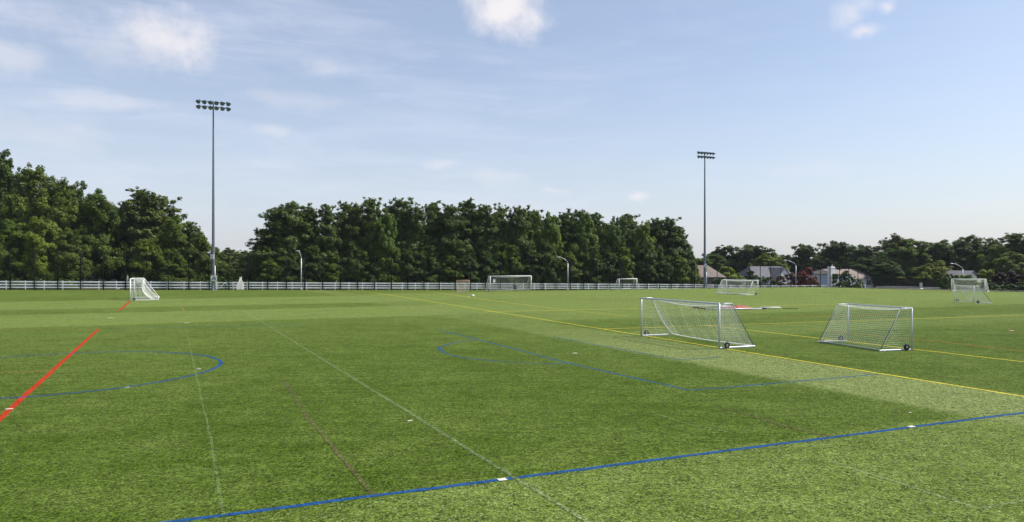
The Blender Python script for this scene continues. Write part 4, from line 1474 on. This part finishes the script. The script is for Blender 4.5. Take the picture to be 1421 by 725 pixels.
# --- right side: scattered far trees
RW = 'far trees behind the houses and on the right'
right = [
    (983, 352, 235, 14, 'b', 0, 'far tree behind the tan roofed brick house', (1, 1.05, 1)),
    (1003, 340, 240, 17, 'b', 2, 'large round dark tree right of the shorter tower', (.75, .85, .85)),
    (1024, 352, 245, 12, 'b', 3, 'far tree between the two large dark trees near the shorter tower', (.8, .9, .9)),
    (1046, 343, 236, 13, 'u', 0, 'round topped pine above the dark grey roof', (.85, .95, .95)),
    (1062, 352, 228, 11, 'b', 1, 'bright yellow green tree above the dark grey roof', (1.7, 1.55, .9)),
    (1078, 355, 226, 9, 'b', 3, 'second bright yellow green tree, left of the lamp with the long arm', (1.6, 1.5, .9)),
    (1092, 356, 240, 9, 'u', 1, 'small flat topped pine behind the lamp with the long arm', (.8, .9, .9)),
    (1117, 342, 238, 8, 'u', 0, 'single round headed pine standing above the red tree', (.7, .8, .8)),
    (1108, 358, 244, 11, 'b', 2, 'dark tree under the round headed pine', (.8, .9, .9)),
    (1135, 353, 236, 12, 'b', 1, 'greyish green tree behind the white chimney', (1.1, 1.1, 1.1)),
    (1147, 348, 242, 8, 'u', 1, 'pine left of the pair above the blue grey house', (.8, .88, .88)),
    (1163, 338, 236, 10, 'u', 0, 'highest flat topped pine above the blue grey house', (.75, .85, .85)),
    (1180, 346, 240, 8, 'u', 1, 'pine beside the highest one above the blue grey house', (.75, .85, .85)),
    (1175, 357, 232, 14, 'b', 0, 'dark leafy tree above the roof of the blue grey house', (.8, .9, .85)),
    (1200, 343, 230, 8, 'u', 0, 'tall pine with a crown in two tufts above the low house', (.85, .95, .95)),
    (1206, 357, 205, 14, 'b', 2, 'wide dark rounded tree right of the low house', (.75, .85, .8)),
    (1226, 360, 200, 13, 'b', 1, 'second dark rounded tree sloping down to the screened fence', (.75, .85, .8)),
    (1243, 331, 215, 10, 'u', 1, 'pine with a brownish open crown at the left end of the right woods', (1.05, .95, .95)),
    (1238, 345, 210, 14, 'b', 3, 'dark tree under the brownish pine in the right woods', (.75, .85, .85)),
    (1265, 332, 208, 14, 'b', 0, 'highest leafy tree in the left part of the right woods', (1.0, 1.05, .85)),
    (1287, 336, 212, 13, 'b', 2, 'leafy tree in the right woods above the drinking fountain', (.9, .98, .85)),
    (1308, 333, 208, 14, 'b', 1, 'large rounded tree in the middle of the right woods', (.85, .95, .85)),
    (1335, 338, 204, 13, 'b', 3, 'dark tree above the far street lamp in the right woods', (.7, .82, .85)),
    (1343, 331, 206, 9, 'u', 0, 'pine top poking out above the far street lamp', (.8, .9, .9)),
    (1362, 345, 200, 11, 'b', 0, 'shaded tree right of the far street lamp', (.8, .9, .9)),
    (1378, 337, 196, 6, 'u', 1, 'small pine top left of the bright tree near the right edge', (.9, .95, .95)),
    (1388, 339, 186, 12, 'b', 2, 'bright green tree in the right woods near the right edge', (1.25, 1.25, .9)),
    (1412, 325, 188, 12, 'p', 1, 'tall pine at the right edge of the photo', (.95, .95, .95)),
    (1408, 350, 178, 12, 'b', 1, 'leafy tree under the tall pine at the right edge', (1.15, 1.15, .85)),
    (1440, 328, 185, 14, 'b', 3, 'leafy tree cut by the right edge of the photo', (.9, 1, .9)),
    (1290, 366, 172, 9, 'b', 1, 'olive brown tree behind the drinking fountain', (1.5, 1.2, .9)),
    (1303, 362, 176, 9, 'b', 3, 'pale olive tree left of the roof behind the right edge goals', (1.6, 1.35, 1.1)),
]
for (px, ty, D, w, k, vi, lab, tint) in right:
    if k == 'b': w *= 1.1
    tree(k, vi, px, ty, D, w, lab, tint, RW)
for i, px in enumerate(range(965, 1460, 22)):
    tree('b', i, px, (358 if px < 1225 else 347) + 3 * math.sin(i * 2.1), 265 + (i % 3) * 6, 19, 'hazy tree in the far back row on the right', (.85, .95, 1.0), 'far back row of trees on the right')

# bushes and garden trees
bushes = [
    (1116, 371, 176, 8.5, 1, 'red flowering tree in full bloom right of the lamp with the long arm', 'crape_myrtle', 'red'),
    (1131, 384, 171, 3.5, 2, 'small orange red bush at the foot of the red flowering tree', 'bush', 'orange'),
    (1092, 378, 178, 9.0, 0, 'dark bush tipped with pale pink blossom left of the lamp with the long arm', 'crape_myrtle', 'pink'),
    (1066, 384, 180, 7, 1, 'dark green bush under the white gable', 'bush', None),
    (1010, 371, 186, 12, 2, 'yellow green bush right of the brick house', 'bush', 'lime'),
    (1000, 385, 168, 6, 0, 'dark bush at the foot of the brick house', 'bush', None),
    (1030, 384, 184, 8, 1, 'lime green hedge bush left of the dark grey roof', 'bush', 'lime'),
    (1045, 376, 190, 7, 2, 'green bush against the left end of the dark grey roof', 'bush', None),
    (1168, 375, 172, 6.2, 0, 'dark green tree with a rounded top before the blue grey house', 'bush', None),
    (1182, 383, 170, 4.0, 1, 'dark upright bush before the low house', 'bush', None),
    (1192, 388, 172, 3.6, 2, 'light green bush before the low house', 'bush', 'lime'),
    (1283, 371, 158, 6.5, 1, 'bright green round tree behind the screened fence', 'bush', 'lime'),
    (1314, 380, 136, 5.5, 0, 'dark round bush left behind the farther right edge goal', 'bush', None),
    (1331, 382, 136, 4.5, 2, 'dark bush below the pale gabled roof', 'bush', None),
    (1357, 374, 140, 10, 1, 'yellow green topped hedge bush behind the right edge goals', 'bush', 'lime'),
    (1396, 375, 132, 9.5, 0, 'purple leaved tree near the right edge', 'purple_leaved_tree', 'purple'),
    (1420, 392, 122, 6, 2, 'low green bush at the right edge', 'bush', None),
    (1385, 393, 126, 6, 1, 'low dark bush under the purple leaved tree', 'bush', None),
    (1425, 374, 138, 7, 1, 'green bush right of the purple leaved tree', 'bush', 'lime'),
    (1255, 385, 166, 9, 2, 'brownish bush showing over the screened fence', 'bush', 'brown'),
    (960, 372, 168, 6, 1, 'green bush between the middle wood and the brick house', 'bush', 'lime'),
    (952, 388, 166, 5, 0, 'low bush at the right foot of the middle wood', 'bush', None),
    (120, 382, 126, 5, 1, 'dark bush in front of the glimpsed grey house', 'bush', None),
]
M_red_b = leaf_mat('blossom_red', (0.08, 0.03, 0.018), (0.40, 0.07, 0.05), .25, False)
M_or_b = leaf_mat('leaves_orange', (0.10, 0.06, 0.02), (0.46, 0.13, 0.03), .25, False)
M_pk_b = leaf_mat('blossom_pink', (0.035, 0.045, 0.018), (0.40, 0.26, 0.20), .25, False)
M_pu_b = leaf_mat('leaves_purple', (0.018, 0.010, 0.014), (0.055, 0.026, 0.034), .25, False)
TI = {'lime': (1.7, 1.6, .9), 'brown': (1.4, 1.0, .9)}
for (px, ty, D, w, vi, lab, nm, tn) in bushes:
    r_ = tree('s', vi, px, ty, D, w, lab, TI.get(tn, (.75, .85, .8)), None, 'tree' if nm != 'bush' else 'bush', nm)
    mt = {'red': M_red_b, 'orange': M_or_b, 'pink': M_pk_b, 'purple': M_pu_b}.get(tn)
    if mt:
        for ch in r_.children:
            if ch.name.startswith('crown'):
                ch.data = ch.data.copy(); ch.data.materials.clear(); ch.data.materials.append(mt)

# undergrowth behind the fences: one mass
C = []; Rd = []
rr2 = random.Random(77)
for t in np.arange(-20, fence_t(962), .8):
    for row in range(3):
        o_ = 4.2 + row * 2.0 + rr2.uniform(-.8, .8)
        p_ = fence_pt(t + rr2.uniform(-.5, .5), o_)
        ppx = 710.5 + F * p_.x / p_.y
        if 105 < ppx < 172 and row < 3: continue
        h = rr2.uniform(.3, 1.1) + row * .9
        C.append((p_.x, p_.y, p_.z + h * .7)); Rd.append(rr2.uniform(.8, 1.3))
for i in range(130):      # right side behind the kerb
    u = i / 129
    x = 98 + u * 12; y = 150 - u * 50
    p_ = Vector((x + rr2.uniform(-2, 6), y + rr2.uniform(-2, 4), 0)); p_.z = zg(p_.x, p_.y)
    C.append((p_.x, p_.y, p_.z + rr2.uniform(.3, 2.0))); Rd.append(rr2.uniform(.8, 1.4))
ug = put('undergrowth', leaves_mesh('undergrowth', np.array(C), np.array(Rd), 70, .32, M_leaf, 1.5, .5, .6))
ug.color = (.55, .65, .6, 1)
tag(ug, 'dark tangled undergrowth along the foot of the woods behind the fence', 'undergrowth', None, 'stuff')
